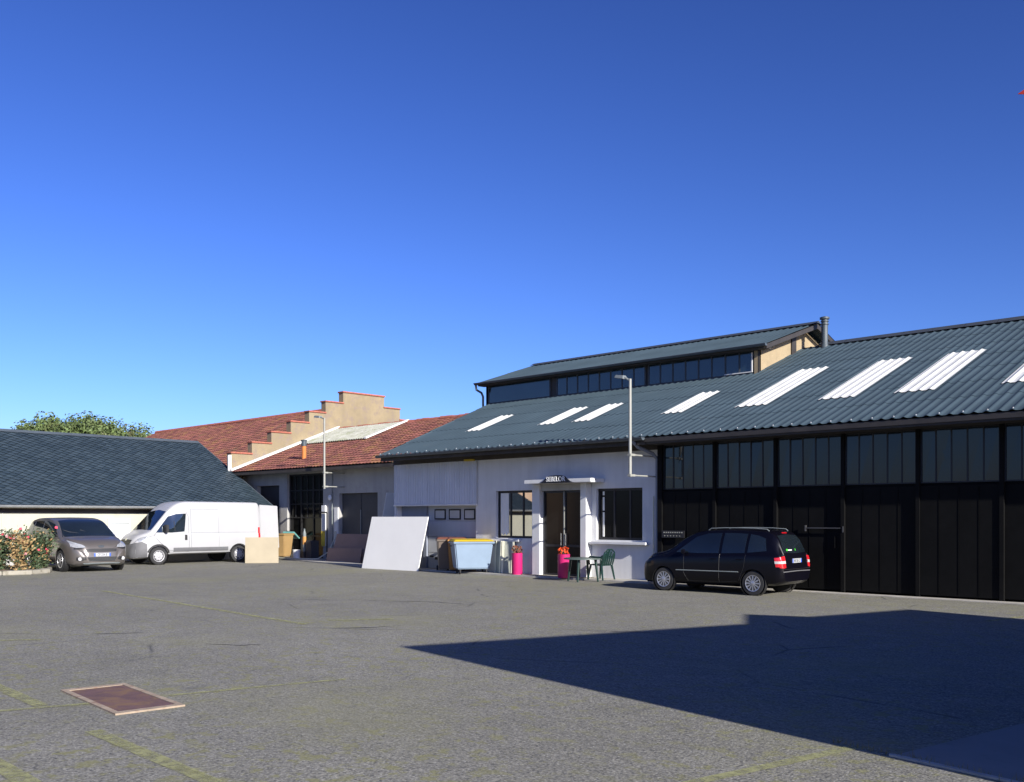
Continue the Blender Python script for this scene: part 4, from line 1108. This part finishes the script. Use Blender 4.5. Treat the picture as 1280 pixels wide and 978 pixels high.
class Car:
    def __init__(s, root, spec, bodymat):
        s.root = root; s.sp = spec
        L = spec['L']; n = spec.get('n', 110)
        xs = [L * (.5 - .5 * math.cos(math.pi * k / n)) * .5 + L * k / n * .5 for k in range(n + 1)]
        mb = MB(); rows = []
        for x in xs:
            h = s.half(x)
            ring = [(x, y, z) for y, z in h] + [(x, -y, z) for y, z in h[::-1] if abs(y) > 1e-4]
            rows.append(ring)
        m = len(rows[0])
        idx = [[mb.vert(p) for p in r] for r in rows]
        for A, B in zip(idx, idx[1:]):
            for k in range(m): mb.f.append((A[k], A[(k + 1) % m], B[(k + 1) % m], B[k]))
        mb.f.append(tuple(idx[0][::-1])); mb.f.append(tuple(idx[-1]))
        o = mb.build('body', bodymat, root, world=False)
        # wheel arches
        cut = MB()
        for wx in spec['wheels']:
            for q in (-1, 1):
                y0 = spec['tw'] - .14; y1 = spec['tw'] + .6
                cut.lathe([(spec['ra'], y0 * q), (spec['ra'], y1 * q)], (wx, 0, spec['r']), 'y', 40)
        co = cut.build('cutter', 'plastic_black', root, world=False)
        md = o.modifiers.new('b', 'BOOLEAN'); md.operation = 'DIFFERENCE'; md.object = co; md.solver = 'EXACT'
        bpy.context.view_layer.update()
        dg = bpy.context.evaluated_depsgraph_get()
        me = bpy.data.meshes.new_from_object(o.evaluated_get(dg)); me.name = 'body'
        o.modifiers.clear(); o.data = me
        me.materials.clear(); me.materials.append(M[bodymat])
        for p in me.polygons: p.use_smooth = True; p.material_index = 0
        try: me.set_sharp_from_angle(angle=R(35))
        except Exception: pass
        bpy.data.objects.remove(co)
        s.body = o
        bm = bmesh.new(); bm.from_mesh(me); s.bvh = BVHTree.FromBMesh(bm); bm.free()
        for wx in spec['wheels']:
            for q in (-1, 1):
                mb = MB(); mb.lathe([(spec['ra'] - .005, (spec['tw'] - .13) * q), (spec['ra'] - .005, (spec['tw'] + .0) * q)], (wx, 0, spec['r']), 'y', 30, cap=False); mb.build('arch_liner', 'plastic_black', root, world=False)
    def half(s, x):
        sp = s.sp
        zb, w, be, zt, wt = [interp(sp[k], x) for k in ('zb', 'w', 'belt', 'top', 'wt')]
        be = min(be, zt - .03); wt = min(wt, w * .97)
        P = [(0, zb), (w * .80, zb), (w * .93, zb + .05), (w * .985, zb + .16), (w, zb + (be - zb) * .5), (w * .995, be - .12 * (be - zb)), (w * .975, be),
             (w * .955, be + .02)]
        er = sp.get('er', .07)
        for t in (.25, .5, .75): P.append((w * .955 + (wt + .02 - w * .955) * t + .02 * math.sin(math.pi * t), be + .02 + (zt - er - be - .02) * t))
        P += [(wt + .02, zt - er), (wt - .005, zt - er * .45), (wt - .06, zt - er * .15), (wt * .6, zt - .005), (wt * .3, zt), (0, zt + .003)]
        # subdivide
        out = []
        for a, b in zip(P, P[1:]):
            out.append(a); out.append(((a[0] + b[0]) / 2, (a[1] + b[1]) / 2))
        out.append(P[-1])
        return out
    def ray(s, p, q, ax, sg):
        if ax == 'y': o, d = Vector((p, 3 * sg, q)), Vector((0, -sg, 0))
        elif ax == 'x': o, d = Vector((9 if sg > 0 else -3, p, q)), Vector((-sg, 0, 0))
        else: o, d = Vector((p, q, 5)), Vector((0, 0, -1))
        h = s.bvh.ray_cast(o, d)
        return (h[0], h[1]) if h[0] is not None else (None, None)
    def patch(s, name, mat, top, bot, ax='y', sg=1, n=18, m=6, off=.006, parent=None):
        """panel following the body: top / bottom polylines in (x,z) for ax='y', (y,z) for ax='x', (x,y) for ax='z'"""
        def at(poly, t):
            k = min(int(t * (len(poly) - 1)), len(poly) - 2); u = t * (len(poly) - 1) - k
            return (poly[k][0] + (poly[k + 1][0] - poly[k][0]) * u, poly[k][1] + (poly[k + 1][1] - poly[k][1]) * u)
        rows = []; last = None; nn = []
        for j in range(m + 1):
            row = []; nr_ = []
            for i in range(n + 1):
                a, b = at(top, i / n), at(bot, i / n)
                p = (a[0] + (b[0] - a[0]) * j / m, a[1] + (b[1] - a[1]) * j / m)
                h, no = s.ray(p[0], p[1], ax, sg)
                if h is None:
                    if last is None: h, no = Vector((p[0], 0, p[1])), Vector((0, 0, 1))
                    else: h, no = last
                last = (h, no)
                row.append(h + no * off); nr_.append(no)
            rows.append(row); nn.append(nr_)
        mb = MB(); idx = mb.grid(rows)
        # skirt into the body so the panel has thickness
        loop = [(0, i) for i in range(n + 1)] + [(j, n) for j in range(1, m + 1)] + [(m, i) for i in range(n - 1, -1, -1)] + [(j, 0) for j in range(m - 1, 0, -1)]
        low = [mb.vert(Vector(rows[j][i]) - nn[j][i] * (off + .012)) for j, i in loop]
        up = [idx[j][i] for j, i in loop]
        for k in range(len(loop)):
            k2 = (k + 1) % len(loop); mb.f.append((up[k], up[k2], low[k2], low[k]))
        return mb.build(name, mat, parent or s.root, world=False, smooth=True)
    def wheel(s, wx, q, rimmat, spokes=8, cover=False):
        r, tw = s.sp['r'], s.sp['tw']
        o = (wx, 0, r)
        y1 = tw * q; y0 = (tw - .2) * q; s_ = q
        mb = MB(); mb.lathe([(r * .62, y0), (r * .93, y0 + .005 * s_), (r, y0 + .03 * s_), (r, y1 - .03 * s_), (r * .93, y1 - .004 * s_), (r * .66, y1)], o, 'y', 32)
        w = mb.build('wheel', 'tyre', s.root, world=False, smooth=True)
        mb = MB(); mb.lathe([(r * .67, y1 - .004 * s_), (r * .66, y1 + .008 * s_), (r * .60, y1 + .004 * s_), (r * .58, y1 - .03 * s_)], o, 'y', 32, cap=False)
        if cover:
            mb.lathe([(r * .6, y1 - .012 * s_), (r * .45, y1 + .012 * s_), (r * .18, y1 + .015 * s_), (r * .15, y1 + .03 * s_), (.01, y1 + .032 * s_)], o, 'y', 24)
        else:
            mb.lathe([(.055, y1 - .02 * s_), (.055, y1 + .006 * s_), (.02, y1 + .012 * s_)], o, 'y', 14)
            for k in range(spokes):
                a = 2 * math.pi * k / spokes; c_, n_ = math.cos(a), math.sin(a)
                t_ = Vector((-n_, 0, c_)); e = Vector((c_, 0, n_)); ctr = Vector(o)
                A = ctr + e * .04 + Vector((0, y1 + .002 * s_, 0)); B = ctr + e * r * .62 + Vector((0, y1 + .0 * s_, 0))
                d = Vector((0, -.03 * s_, 0))
                mb.hexa([A - t_ * .012, A + t_ * .012, B + t_ * .02, B - t_ * .02], [A - t_ * .012 + d, A + t_ * .012 + d, B + t_ * .02 + d, B - t_ * .02 + d])
        mb.build('rim', rimmat, w, world=False)
        mb = MB(); mb.lathe([(r * .6, y1 - .05 * s_), (.01, y1 - .052 * s_)], o, 'y', 24); mb.build('wheel_back', 'plastic_black', w, world=False)
        if cover:
            mb = MB()
            for k in range(9):
                a = 2 * math.pi * k / 9; mb.lathe([(.02, y1 + .004 * s_), (.02, y1 + .0145 * s_)], (wx + r * .48 * math.cos(a), 0, r + r * .48 * math.sin(a)), 'y', 8)
            mb.build('holes', 'plastic_black', w, world=False)
    def mirror(s, x, z, q, mat, h=.13, l=.10, wd=.17):
        hit, no = s.ray(x, z, 'y', q)
        y = hit.y
        mb = MB(); b0, b1 = y - .02 * q, y + wd * q
        ya, yb = (y + .04 * q, b1)
        mb.hexa([(x - l / 2, ya, z - h / 2), (x + l / 2, ya, z - h / 2), (x + l / 2 - .03, yb, z - h / 2 + .02), (x - l / 2, yb, z - h / 2 + .02)], [(x - l / 2, ya, z + h / 2), (x + l / 2, ya, z + h / 2), (x + l / 2 - .03, yb, z + h / 2 - .01), (x - l / 2, yb, z + h / 2 - .01)])
        mb.box(x - .03, x + .03, min(b0, ya), max(b0, ya), z - h / 2 + .01, z - h / 2 + .05)
        return mb.build('mirror', mat, s.root, world=False, bevel=.02)
    def seam(s, pts, ax='y', sg=1, w=.008, mat='plastic_black', name='seam', parent=None):
        """thin dark groove line following the body along polyline pts"""
        P = []
        for a, b in zip(pts, pts[1:]):
            n = max(2, int(math.hypot(b[0] - a[0], b[1] - a[1]) / .05))
            for k in range(n): P.append((a[0] + (b[0] - a[0]) * k / n, a[1] + (b[1] - a[1]) * k / n))
        P.append(pts[-1]); out = []
        for p in P:
            h, no = s.ray(p[0], p[1], ax, sg)
            if h is not None: out.append(h + no * .001)
        mb = MB(); mb.tube(out, w / 2, 5); return mb.build(name, mat, parent or s.body, world=False)

def plate(car, x_is_front, y0, z, txt, parent, w=.50, h=.105):
    sg = 1 if x_is_front else -1
    hit, no = car.ray(y0, z, 'x', sg)
    X = hit.x + .014 * sg
    a, b = (X - .012, X) if sg > 0 else (X, X + .012)
    mb = MB(); mb.box(a, b, y0 - w / 2, y0 + w / 2, z - h / 2, z + h / 2); pl = mb.build('number_plate', 'plate', parent, world=False, bevel=.004)
    for e in (-1, 1):
        mb = MB(); yy = y0 + e * (w / 2 - .025); mb.box(min(X, X + .003 * sg), max(X, X + .003 * sg), yy - .022, yy + .022, z - h / 2 + .004, z + h / 2 - .004); mb.build('blue_band', 'plate_blue', pl, world=False)
    rot = Matrix.Rotation(R(90 * sg), 4, 'Z') @ Matrix.Rotation(R(90), 4, 'X')
    text_mesh('characters', txt, h * .98, 'ink', pl, Matrix.Translation((X + .002 * sg, y0, z)) @ rot, .001, .72)
    return pl

# --- taupe people carrier facing right
rt = thing('people_carrier', 'taupe grey people carrier parked nose-out by the rose bed', 'car', (0, 0, 0), 0)
spec = dict(L=4.53, wheels=(.87, 3.60), r=.335, ra=.385, tw=.90, er=.085,
    zb=[(0, .34), (.3, .25), (3.9, .20), (4.3, .19), (4.53, .26)],
    w=[(0, .66), (.06, .76), (.25, .86), (.7, .915), (1.5, .925), (3.3, .925), (3.9, .905), (4.2, .85), (4.38, .76), (4.48, .64), (4.53, .52)],
    wt=[(0, .62), (.1, .66), (.35, .68), (.7, .69), (2.4, .73), (2.75, .73), (3.0, .74), (3.55, .79), (3.8, .79), (4.2, .66), (4.45, .5), (4.53, .42)],
    belt=[(0, .60), (.05, .86), (.15, .99), (.6, 1.02), (1.5, .99), (3.0, .93), (3.6, .90), (4.0, .84), (4.3, .74), (4.45, .62), (4.53, .46)],
    top=[(0, .68), (.05, 1.0), (.12, 1.18), (.30, 1.46), (.6, 1.58), (1.2, 1.635), (1.9, 1.645), (2.45, 1.60), (2.82, 1.51), (3.2, 1.31), (3.58, 1.09), (3.8, 1.035), (4.1, .975), (4.3, .89), (4.43, .78), (4.5, .62), (4.53, .52)])
c5 = Car(rt, spec, 'paint_taupe')
for wx in spec['wheels']:
    for q in (-1, 1): c5.wheel(wx, q, 'rim', 7)
c5.patch('windscreen', 'glass_car', [(-.66, 1.54), (-.3, 1.575), (0, 1.58), (.3, 1.575), (.66, 1.54)], [(-.80, 1.05), (-.4, 1.07), (0, 1.075), (.4, 1.07), (.80, 1.05)], 'x', 1, 24, 10)
for q in (-1, 1):
    c5.patch('side_window', 'glass_car', [(2.78, 1.43), (2.3, 1.52), (1.95, 1.54)], [(3.28, 1.04), (2.6, 1.03), (1.95, 1.04)], 'y', q)
    c5.patch('side_window', 'glass_car', [(1.88, 1.54), (1.5, 1.54), (1.05, 1.52)], [(1.88, 1.04), (1.5, 1.05), (1.05, 1.06)], 'y', q)
    c5.patch('side_window', 'glass_car', [(.98, 1.515), (.7, 1.48), (.45, 1.38)], [(.98, 1.07), (.7, 1.09), (.38, 1.14)], 'y', q)
    c5.seam([(2.9, .98), (2.9, .5), (2.75, .3), (1.95, .3), (1.93, 1.0)], 'y', q); c5.seam([(1.93, .9), (1.93, .3), (1.2, .35), (1.05, .7), (1.02, 1.0)], 'y', q)
    for xx in (2.12, 1.2): 
        h_, n_ = c5.ray(xx, .88, 'y', q); mb = MB(); mb.tube([h_ + Vector((-.09, .02 * q, 0)), h_ + Vector((.09, .02 * q, 0))], .014, 6); mb.build('door_handle', 'paint_taupe', c5.body, world=False)
    c5.mirror(2.92, 1.05, q, 'paint_taupe')
    hl = [(q * .50, .80), (q * .62, .86), (q * .74, .92), (q * .80, .955)]; hb = [(q * .46, .745), (q * .58, .73), (q * .72, .73), (q * .82, .77)]
    c5.patch('headlight', 'lamp_clear', hl, hb, 'x', 1, 14, 6, .010)
    c5.patch('lamp_surround', 'plastic_black', [(q * .47, .742), (q * .60, .727), (q * .76, .735)], [(q * .56, .70), (q * .66, .68), (q * .77, .69)], 'x', 1, 10, 4, .008)
    h_, n_ = c5.ray(q * .64, .40, 'x', 1)
    mb = MB(); mb.lathe([(.055, -.01), (.055, .02), (.045, .028), (.01, .03)], (h_.x, h_.y, h_.z), 'x', 14); mb.build('fog_light', 'lamp_white', rt, world=False)
    c5.patch('tail_light', 'lamp_red', [(q * .55, 1.12), (q * .70, 1.1)], [(q * .6, .8), (q * .75, .8)], 'x', -1, 6, 6)
    c5.patch('fog_recess', 'plastic_black', [(q * .48, .455), (q * .60, .46), (q * .72, .45)], [(q * .46, .37), (q * .6, .345), (q * .72, .36)], 'x', 1, 10, 4, .004)
c5.patch('grille', 'plastic_black', [(-.46, .695), (0, .70), (.46, .695)], [(-.43, .61), (0, .60), (.43, .61)], 'x', 1, 20, 4, .005)
c5.patch('lower_grille', 'plastic_black', [(-.44, .455), (0, .455), (.44, .455)], [(-.38, .33), (0, .32), (.38, .33)], 'x', 1, 20, 5, .005)
for zz in (.36, .40, .44): c5.seam([(-.40, zz), (.40, zz)], 'x', 1, .010, 'lamp_head', 'grille_bar', rt)
c5.patch('badge', 'roof_ridge', [(-.10, .79), (0, .80), (.10, .79)], [(-.07, .735), (0, .725), (.07, .735)], 'x', 1, 10, 4, .010)
c5.patch('lip', 'lamp_head', [(-.55, .275), (0, .28), (.55, .275)], [(-.52, .25), (0, .245), (.52, .25)], 'x', 1, 16, 2, .016)
c5.seam([(-.78, 1.02), (-.74, .93), (-.5, .80), (-.35, .70), (.35, .70), (.5, .80), (.74, .93), (.78, 1.02)], 'x', 1)
plate(c5, True, .0, .52, 'CP 224 JE', rt)
for q in (-1, 1):
    mb = MB(); mb.tube([(3.45, q * .25, 1.155), (3.38, q * .25 - .3, 1.20), (3.3, q * .25 - .45, 1.26)], .01, 5); mb.build('wiper', 'plastic_black', rt, world=False)
S5 = 1.08
head = math.atan2(-.36, .93) + R(19)
rt.scale = (S5,) * 3; rt.rotation_euler = (0, 0, head)
# front axle centre at the given ground point
fa = Vector((-32.28, 13.50, 0)); rot = Matrix.Rotation(head, 3, 'Z')
rt.location = fa - rot @ Vector((3.60 * S5, 0, 0))

# --- dark people carrier by the black doors, facing left, seen from the rear quarter
rd = thing('people_carrier', 'blue-black people carrier with a green rear-window sticker parked by the black doors', 'car')
spec = dict(L=4.17, wheels=(.76, 3.34), r=.305, ra=.345, tw=.84, er=.09,
    zb=[(0, .36), (.25, .26), (3.6, .20), (4.0, .20), (4.17, .26)],
    w=[(0, .70), (.08, .79), (.25, .835), (.8, .86), (3.0, .86), (3.6, .84), (3.9, .78), (4.05, .68), (4.17, .5)],
    wt=[(0, .60), (.1, .60), (.5, .58), (.9, .58), (2.3, .59), (2.6, .59), (3.0, .64), (3.25, .70), (3.6, .70), (4.0, .55), (4.17, .4)],
    belt=[(0, .66), (.05, .92), (.15, .99), (.6, 1.0), (2.0, .96), (3.0, .92), (3.4, .90), (3.8, .82), (4.05, .66), (4.17, .48)],
    top=[(0, .72), (.04, 1.0), (.11, 1.18), (.22, 1.40), (.40, 1.56), (.8, 1.612), (1.4, 1.625), (2.0, 1.615), (2.45, 1.56), (2.85, 1.38), (3.22, 1.12), (3.4, 1.05), (3.8, .97), (4.02, .84), (4.12, .66), (4.17, .54)])
cs = Car(rd, spec, 'paint_black')
for wx in spec['wheels']:
    for q in (-1, 1): cs.wheel(wx, q, 'rim', 12)
cs.patch('windscreen', 'glass_car', [(-.54, 1.49), (0, 1.53), (.54, 1.49)], [(-.70, 1.06), (0, 1.09), (.70, 1.06)], 'x', 1, 20, 8)
rwin = cs.patch('rear_window', 'glass_car', [(-.50, 1.47), (0, 1.50), (.50, 1.47)], [(-.60, 1.06), (0, 1.04), (.60, 1.06)], 'x', -1, 20, 10)
for q in (-1, 1):
    cs.patch('side_window', 'glass_car', [(2.45, 1.42), (2.1, 1.51), (1.72, 1.525)], [(2.98, 1.02), (2.3, 1.01), (1.72, 1.02)], 'y', q)
    cs.patch('side_window', 'glass_car', [(1.64, 1.525), (1.3, 1.525), (1.0, 1.51)], [(1.64, 1.02), (1.3, 1.03), (1.0, 1.04)], 'y', q)
    cs.patch('side_window', 'glass_car', [(.92, 1.505), (.7, 1.47), (.5, 1.40)], [(.92, 1.05), (.7, 1.07), (.42, 1.10)], 'y', q)
    cs.patch('tail_light', 'lamp_red', [(q * .60, .98), (q * .70, .97), (q * .785, .95)], [(q * .60, .70), (q * .70, .69), (q * .785, .70)], 'x', -1, 10, 6, .012)
    cs.patch('tail_light_side', 'lamp_red', [(.20, .94), (.05, .95)], [(.16, .72), (.05, .72)], 'y', q, 6, 6, .012)
    tl = cs.patch('reversing_lens', 'lamp_white', [(q * .60, .865), (q * .785, .86)], [(q * .60, .80), (q * .785, .80)], 'x', -1, 8, 3, .017)
    cs.patch('reversing_lens', 'lamp_white', [(.19, .86), (.05, .86)], [(.18, .80), (.05, .80)], 'y', q, 6, 3, .017)
    cs.patch('headlight', 'lamp_clear', [(q * .45, .80), (q * .68, .86)], [(q * .45, .70), (q * .68, .70)], 'x', 1, 8, 5)
    cs.seam([(2.72, .95), (2.72, .5), (2.6, .3), (1.70, .3), (1.68, 1.0)], 'y', q, .010); cs.seam([(1.68, .3), (1.15, .34), (1.0, .7), (.96, 1.0)], 'y', q, .010)
    cs.seam([(2.95, .56), (2.0, .565), (1.15, .57)], 'y', q, .03, 'lamp_head', 'side_strip', rd)
    cs.mirror(2.72, 1.04, q, 'paint_black')
    for xx in (1.86, 1.12):
        h_, n_ = cs.ray(xx, .88, 'y', q); mb = MB(); mb.tube([h_ + Vector((-.08, .018 * q, 0)), h_ + Vector((.08, .018 * q, 0))], .013, 6); mb.build('door_handle', 'paint_black', cs.body, world=False)
    rl = []
    for xx in (.55, .9, 1.3, 1.7, 2.1):
        h_, n_ = cs.ray(xx, q * .50, 'z', 1); rl.append(h_ + Vector((0, 0, .045)))
    rl = [rl[0] - Vector((.06, 0, .045))] + rl + [rl[-1] + Vector((.08, 0, -.05))]
    mb = MB(); mb.tube(rl, .014, 6); mb.build('roof_rail', 'lamp_head', rd, world=False, smooth=True)
cs.seam([(-.66, 1.02), (-.68, .66), (.68, .66), (.66, 1.02)], 'x', -1, .010)
cs.seam([(-.72, .60), (0, .61), (.72, .60)], 'x', -1, .03, 'plastic_grey', 'bumper_strip', rd)
plate(cs, False, .0, .86, 'AB 126 CZ', rd)
h_, n_ = cs.ray(.40, 1.12, 'x', -1)
mb = MB(); mb.lathe([(.035, .004), (.035, -.012), (.005, -.013)], (h_.x, h_.y, h_.z), 'x', 12); mb.build('sticker', 'sticker_green', rwin, world=False)
for k, yy in enumerate((.33, .28, .23, .18)):
    cs.patch('sticker_mark', 'sign_letter', [(yy - .018, 1.13), (yy + .018, 1.13)], [(yy - .018, 1.105), (yy + .018, 1.105)], 'x', -1, 2, 2, .014, rwin)
cs.patch('sticker_tab', 'sticker_green', [(-.05, 1.15), (-.03, 1.15)], [(-.03, 1.10), (-.01, 1.10)], 'x', -1, 2, 2, .014, rwin)
h_, n_ = cs.ray(0, 1.555, 'x', -1)
cs.patch('brake_light', 'lamp_red', [(-.12, 1.545), (.12, 1.545)], [(-.12, 1.525), (.12, 1.525)], 'x', -1, 6, 2, .012)
mb = MB(); mb.tube([(.22, .1, 1.12), (.16, .0, 1.16), (.2, -.22, 1.26)], .008, 5); mb.build('wiper', 'plastic_black', rd, world=False)
SD = .92
# facing -X: forward = (-1,0); its left side faces -Y (towards the camera)
rd.scale = (SD,) * 3; hd = math.pi + R(1.5); rd.rotation_euler = (0, 0, hd)
rotd = Matrix.Rotation(hd, 3, 'Z')
# near rear wheel contact
rd.location = Vector((-11.0, 19.42, 0)) - rotd @ Vector((.76 * SD, .84 * SD, 0))

# --- white van facing left-front
rv = thing('van', 'white high-roof delivery van with its rear door open behind the taupe car', 'van')
spec = dict(L=5.41, wheels=(1.0, 4.45), r=.345, ra=.40, tw=1.0, er=.14, n=120,
    zb=[(0, .42), (.2, .40), (3.8, .38), (4.9, .26), (5.3, .24), (5.41, .30)],
    w=[(0, 1.0), (.06, 1.02), (3.6, 1.025), (4.3, 1.01), (4.8, .97), (5.1, .88), (5.28, .76), (5.37, .64), (5.41, .55)],
    wt=[(0, .84), (.1, .86), (3.3, .86), (3.7, .83), (3.95, .80), (4.3, .84), (4.72, .90), (5.0, .80), (5.2, .66), (5.35, .52), (5.41, .45)],
    belt=[(0, 1.2), (3.0, 1.22), (3.9, 1.20), (4.5, 1.14), (4.8, 1.08), (5.1, .98), (5.3, .86), (5.38, .70), (5.41, .5)],
    top=[(0, 2.40), (.03, 2.46), (.12, 2.51), (3.1, 2.52), (3.45, 2.49), (3.72, 2.38), (3.95, 2.20), (4.25, 1.88), (4.72, 1.36), (4.85, 1.28), (5.1, 1.18), (5.26, 1.06), (5.36, .88), (5.40, .70), (5.41, .58)])
cv = Car(rv, spec, 'paint_white')
for wx in spec['wheels']:
    for q in (-1, 1): cv.wheel(wx, q, 'rim_grey', 8, True)
cv.patch('windscreen', 'glass_car', [(-.72, 2.10), (0, 2.17), (.72, 2.10)], [(-.84, 1.36), (0, 1.38), (.84, 1.36)], 'x', 1, 24, 10)
cv.patch('front_bumper', 'plastic_grey', [(-.78, .88), (-.4, .80), (0, .78), (.4, .80), (.78, .88)], [(-.74, .30), (0, .28), (.74, .30)], 'x', 1, 24, 10, .012)
cv.patch('grille', 'plastic_black', [(-.50, .98), (0, 1.0), (.50, .98)], [(-.42, .80), (0, .795), (.42, .80)], 'x', 1, 16, 4, .016)
for q in (-1, 1):
    cv.patch('bumper_corner', 'plastic_grey', [(4.90, .82), (5.08, .92), (5.26, .86)], [(4.88, .32), (5.1, .30), (5.28, .31)], 'y', q, 14, 8, .012)
    cv.patch('side_window', 'glass_car', [(4.02, 1.90), (3.7, 2.0), (3.30, 2.02)], [(4.55, 1.27), (3.9, 1.26), (3.38, 1.30)], 'y', q, 18, 8)
    cv.patch('headlight', 'lamp_clear', [(4.72, 1.13), (5.0, 1.10), (5.18, 1.02)], [(4.78, 1.08), (5.02, .98), (5.18, .90)], 'y', q, 12, 5, .012)
    cv.patch('rub_strip', 'plastic_grey', [(3.85, .66), (3.0, .66), (1.50, .66)], [(3.85, .52), (3.0, .52), (1.50, .52)], 'y', q, 20, 3, .02)
    cv.patch('arch_trim', 'plastic_black', [(4.45 + .47 * math.cos(R(a)), .345 + .47 * math.sin(R(a))) for a in range(20, 165, 12)], [(4.45 + .405 * math.cos(R(a)), .345 + .405 * math.sin(R(a))) for a in range(20, 165, 12)], 'y', q, 24, 2, .01)
    cv.patch('arch_trim', 'plastic_black', [(1.0 + .44 * math.cos(R(a)), .345 + .44 * math.sin(R(a))) for a in range(20, 165, 12)], [(1.0 + .405 * math.cos(R(a)), .345 + .405 * math.sin(R(a))) for a in range(20, 165, 12)], 'y', q, 24, 2, .008)
    cv.patch('door_handle', 'plastic_black', [(3.38, 1.17), (3.28, 1.17)], [(3.38, .96), (3.28, .96)], 'y', q, 4, 4, .014)
    cv.seam([(4.35, 1.5), (4.62, 1.15), (4.42, .9), (4.0, .55), (3.2, .5), (3.2, 1.9), (3.3, 2.1)], 'y', q, .014, 'plastic_grey')
    cv.seam([(3.1, .5), (3.1, 2.2), (1.9, 2.2), (1.9, .5)], 'y', q, .012, 'lamp_head'); cv.seam([(3.1, 1.25), (.2, 1.25)], 'y', q, .010, 'lamp_head')
    cv.patch('tail_light', 'lamp_red', [(.10, 1.45), (.02, 1.45)], [(.10, 1.0), (.02, 1.0)], 'y', q, 3, 6, .012)
    cv.mirror(4.18, 1.42, q, 'plastic_black', .32, .14, .24)
cv.seam([(3.8, 1.72), (3.77, 1.3)], 'y', 1, .03, 'plastic_black', 'window_bar', rv); cv.seam([(3.8, 1.72), (3.77, 1.3)], 'y', -1, .03, 'plastic_black', 'window_bar', rv)
cv.patch('badge', 'chrome', [(-.07, 1.03), (.07, 1.03)], [(-.06, .95), (.06, .95)], 'x', 1, 6, 4, .02)
# van heading -Y: forward local +x -> world -Y; the left side (+y local) faces +X
SV = .955
hv = -math.pi / 2 - R(2)
rv.scale = (SV,) * 3; rv.rotation_euler = (0, 0, hv)
rotv = Matrix.Rotation(hv, 3, 'Z')
rv.location = Vector((-34.45, 16.95, 0)) - rotv @ Vector((4.45 * SV, 1.0 * SV, 0))
# open rear door, swung straight back on the camera side
mb = MB(); mb.hexa([(-.92, .93, .55), (.0, .95, .55), (.0, 1.0, .55), (-.92, .99, .55)], [(-.90, .80, 2.36), (.0, .84, 2.40), (.0, .90, 2.40), (-.90, .86, 2.36)])
dr = mb.build('rear_door', 'paint_white', rv, world=False, bevel=.02)

# ------------------------------------------------------------------ light and sky
SUN = Vector((.980, -.195, .437)).normalized()
el = math.asin(SUN.z); az = math.atan2(SUN.x, SUN.y)
sun = bpy.data.lights.new('sun', 'SUN'); sun.energy = 5.0; sun.angle = R(.5); sun.color = (1.0, .955, .88)
so = bpy.data.objects.new('sun', sun); COL.objects.link(so); so.rotation_euler = (-SUN).to_track_quat('-Z', 'Y').to_euler(); so.location = (20, -10, 30)
w = bpy.data.worlds.new('World'); scene.world = w; w.use_nodes = True
nt = w.node_tree; bg = nt.nodes['Background']
sky = nt.nodes.new('ShaderNodeTexSky'); sky.sky_type = 'NISHITA'; sky.sun_disc = False
sky.sun_elevation = el; sky.sun_rotation = az; sky.altitude = 0; sky.air_density = 1.0; sky.dust_density = .6; sky.ozone_density = 5.0
gm = nt.nodes.new('ShaderNodeGamma'); gm.inputs['Gamma'].default_value = 1.5
nt.links.new(sky.outputs[0], gm.inputs['Color'])
tint = mix(nt, 1., gm.outputs[0], (.30, .28, .385), 'MULTIPLY')
nt.links.new(tint, bg.inputs['Color']); bg.inputs['Strength'].default_value = .10

# ------------------------------------------------------------------ camera
th = math.atan2(1260, 1200)
cam = bpy.data.cameras.new('camera'); co = bpy.data.objects.new('camera', cam); COL.objects.link(co)
cam.sensor_fit = 'HORIZONTAL'; cam.sensor_width = 36; cam.lens = 1200 / 1280 * 36
cam.shift_y = 159 / 1280; cam.clip_end = 2000
co.location = (0, 0, 1.75)
fwd = Vector((-math.cos(th), math.sin(th), 0))
co.rotation_euler = fwd.to_track_quat('-Z', 'Y').to_euler()
scene.camera = co
scene.view_settings.view_transform = 'Standard'; scene.view_settings.look = 'None'
scene.view_settings.exposure = .9; scene.view_settings.gamma = 1
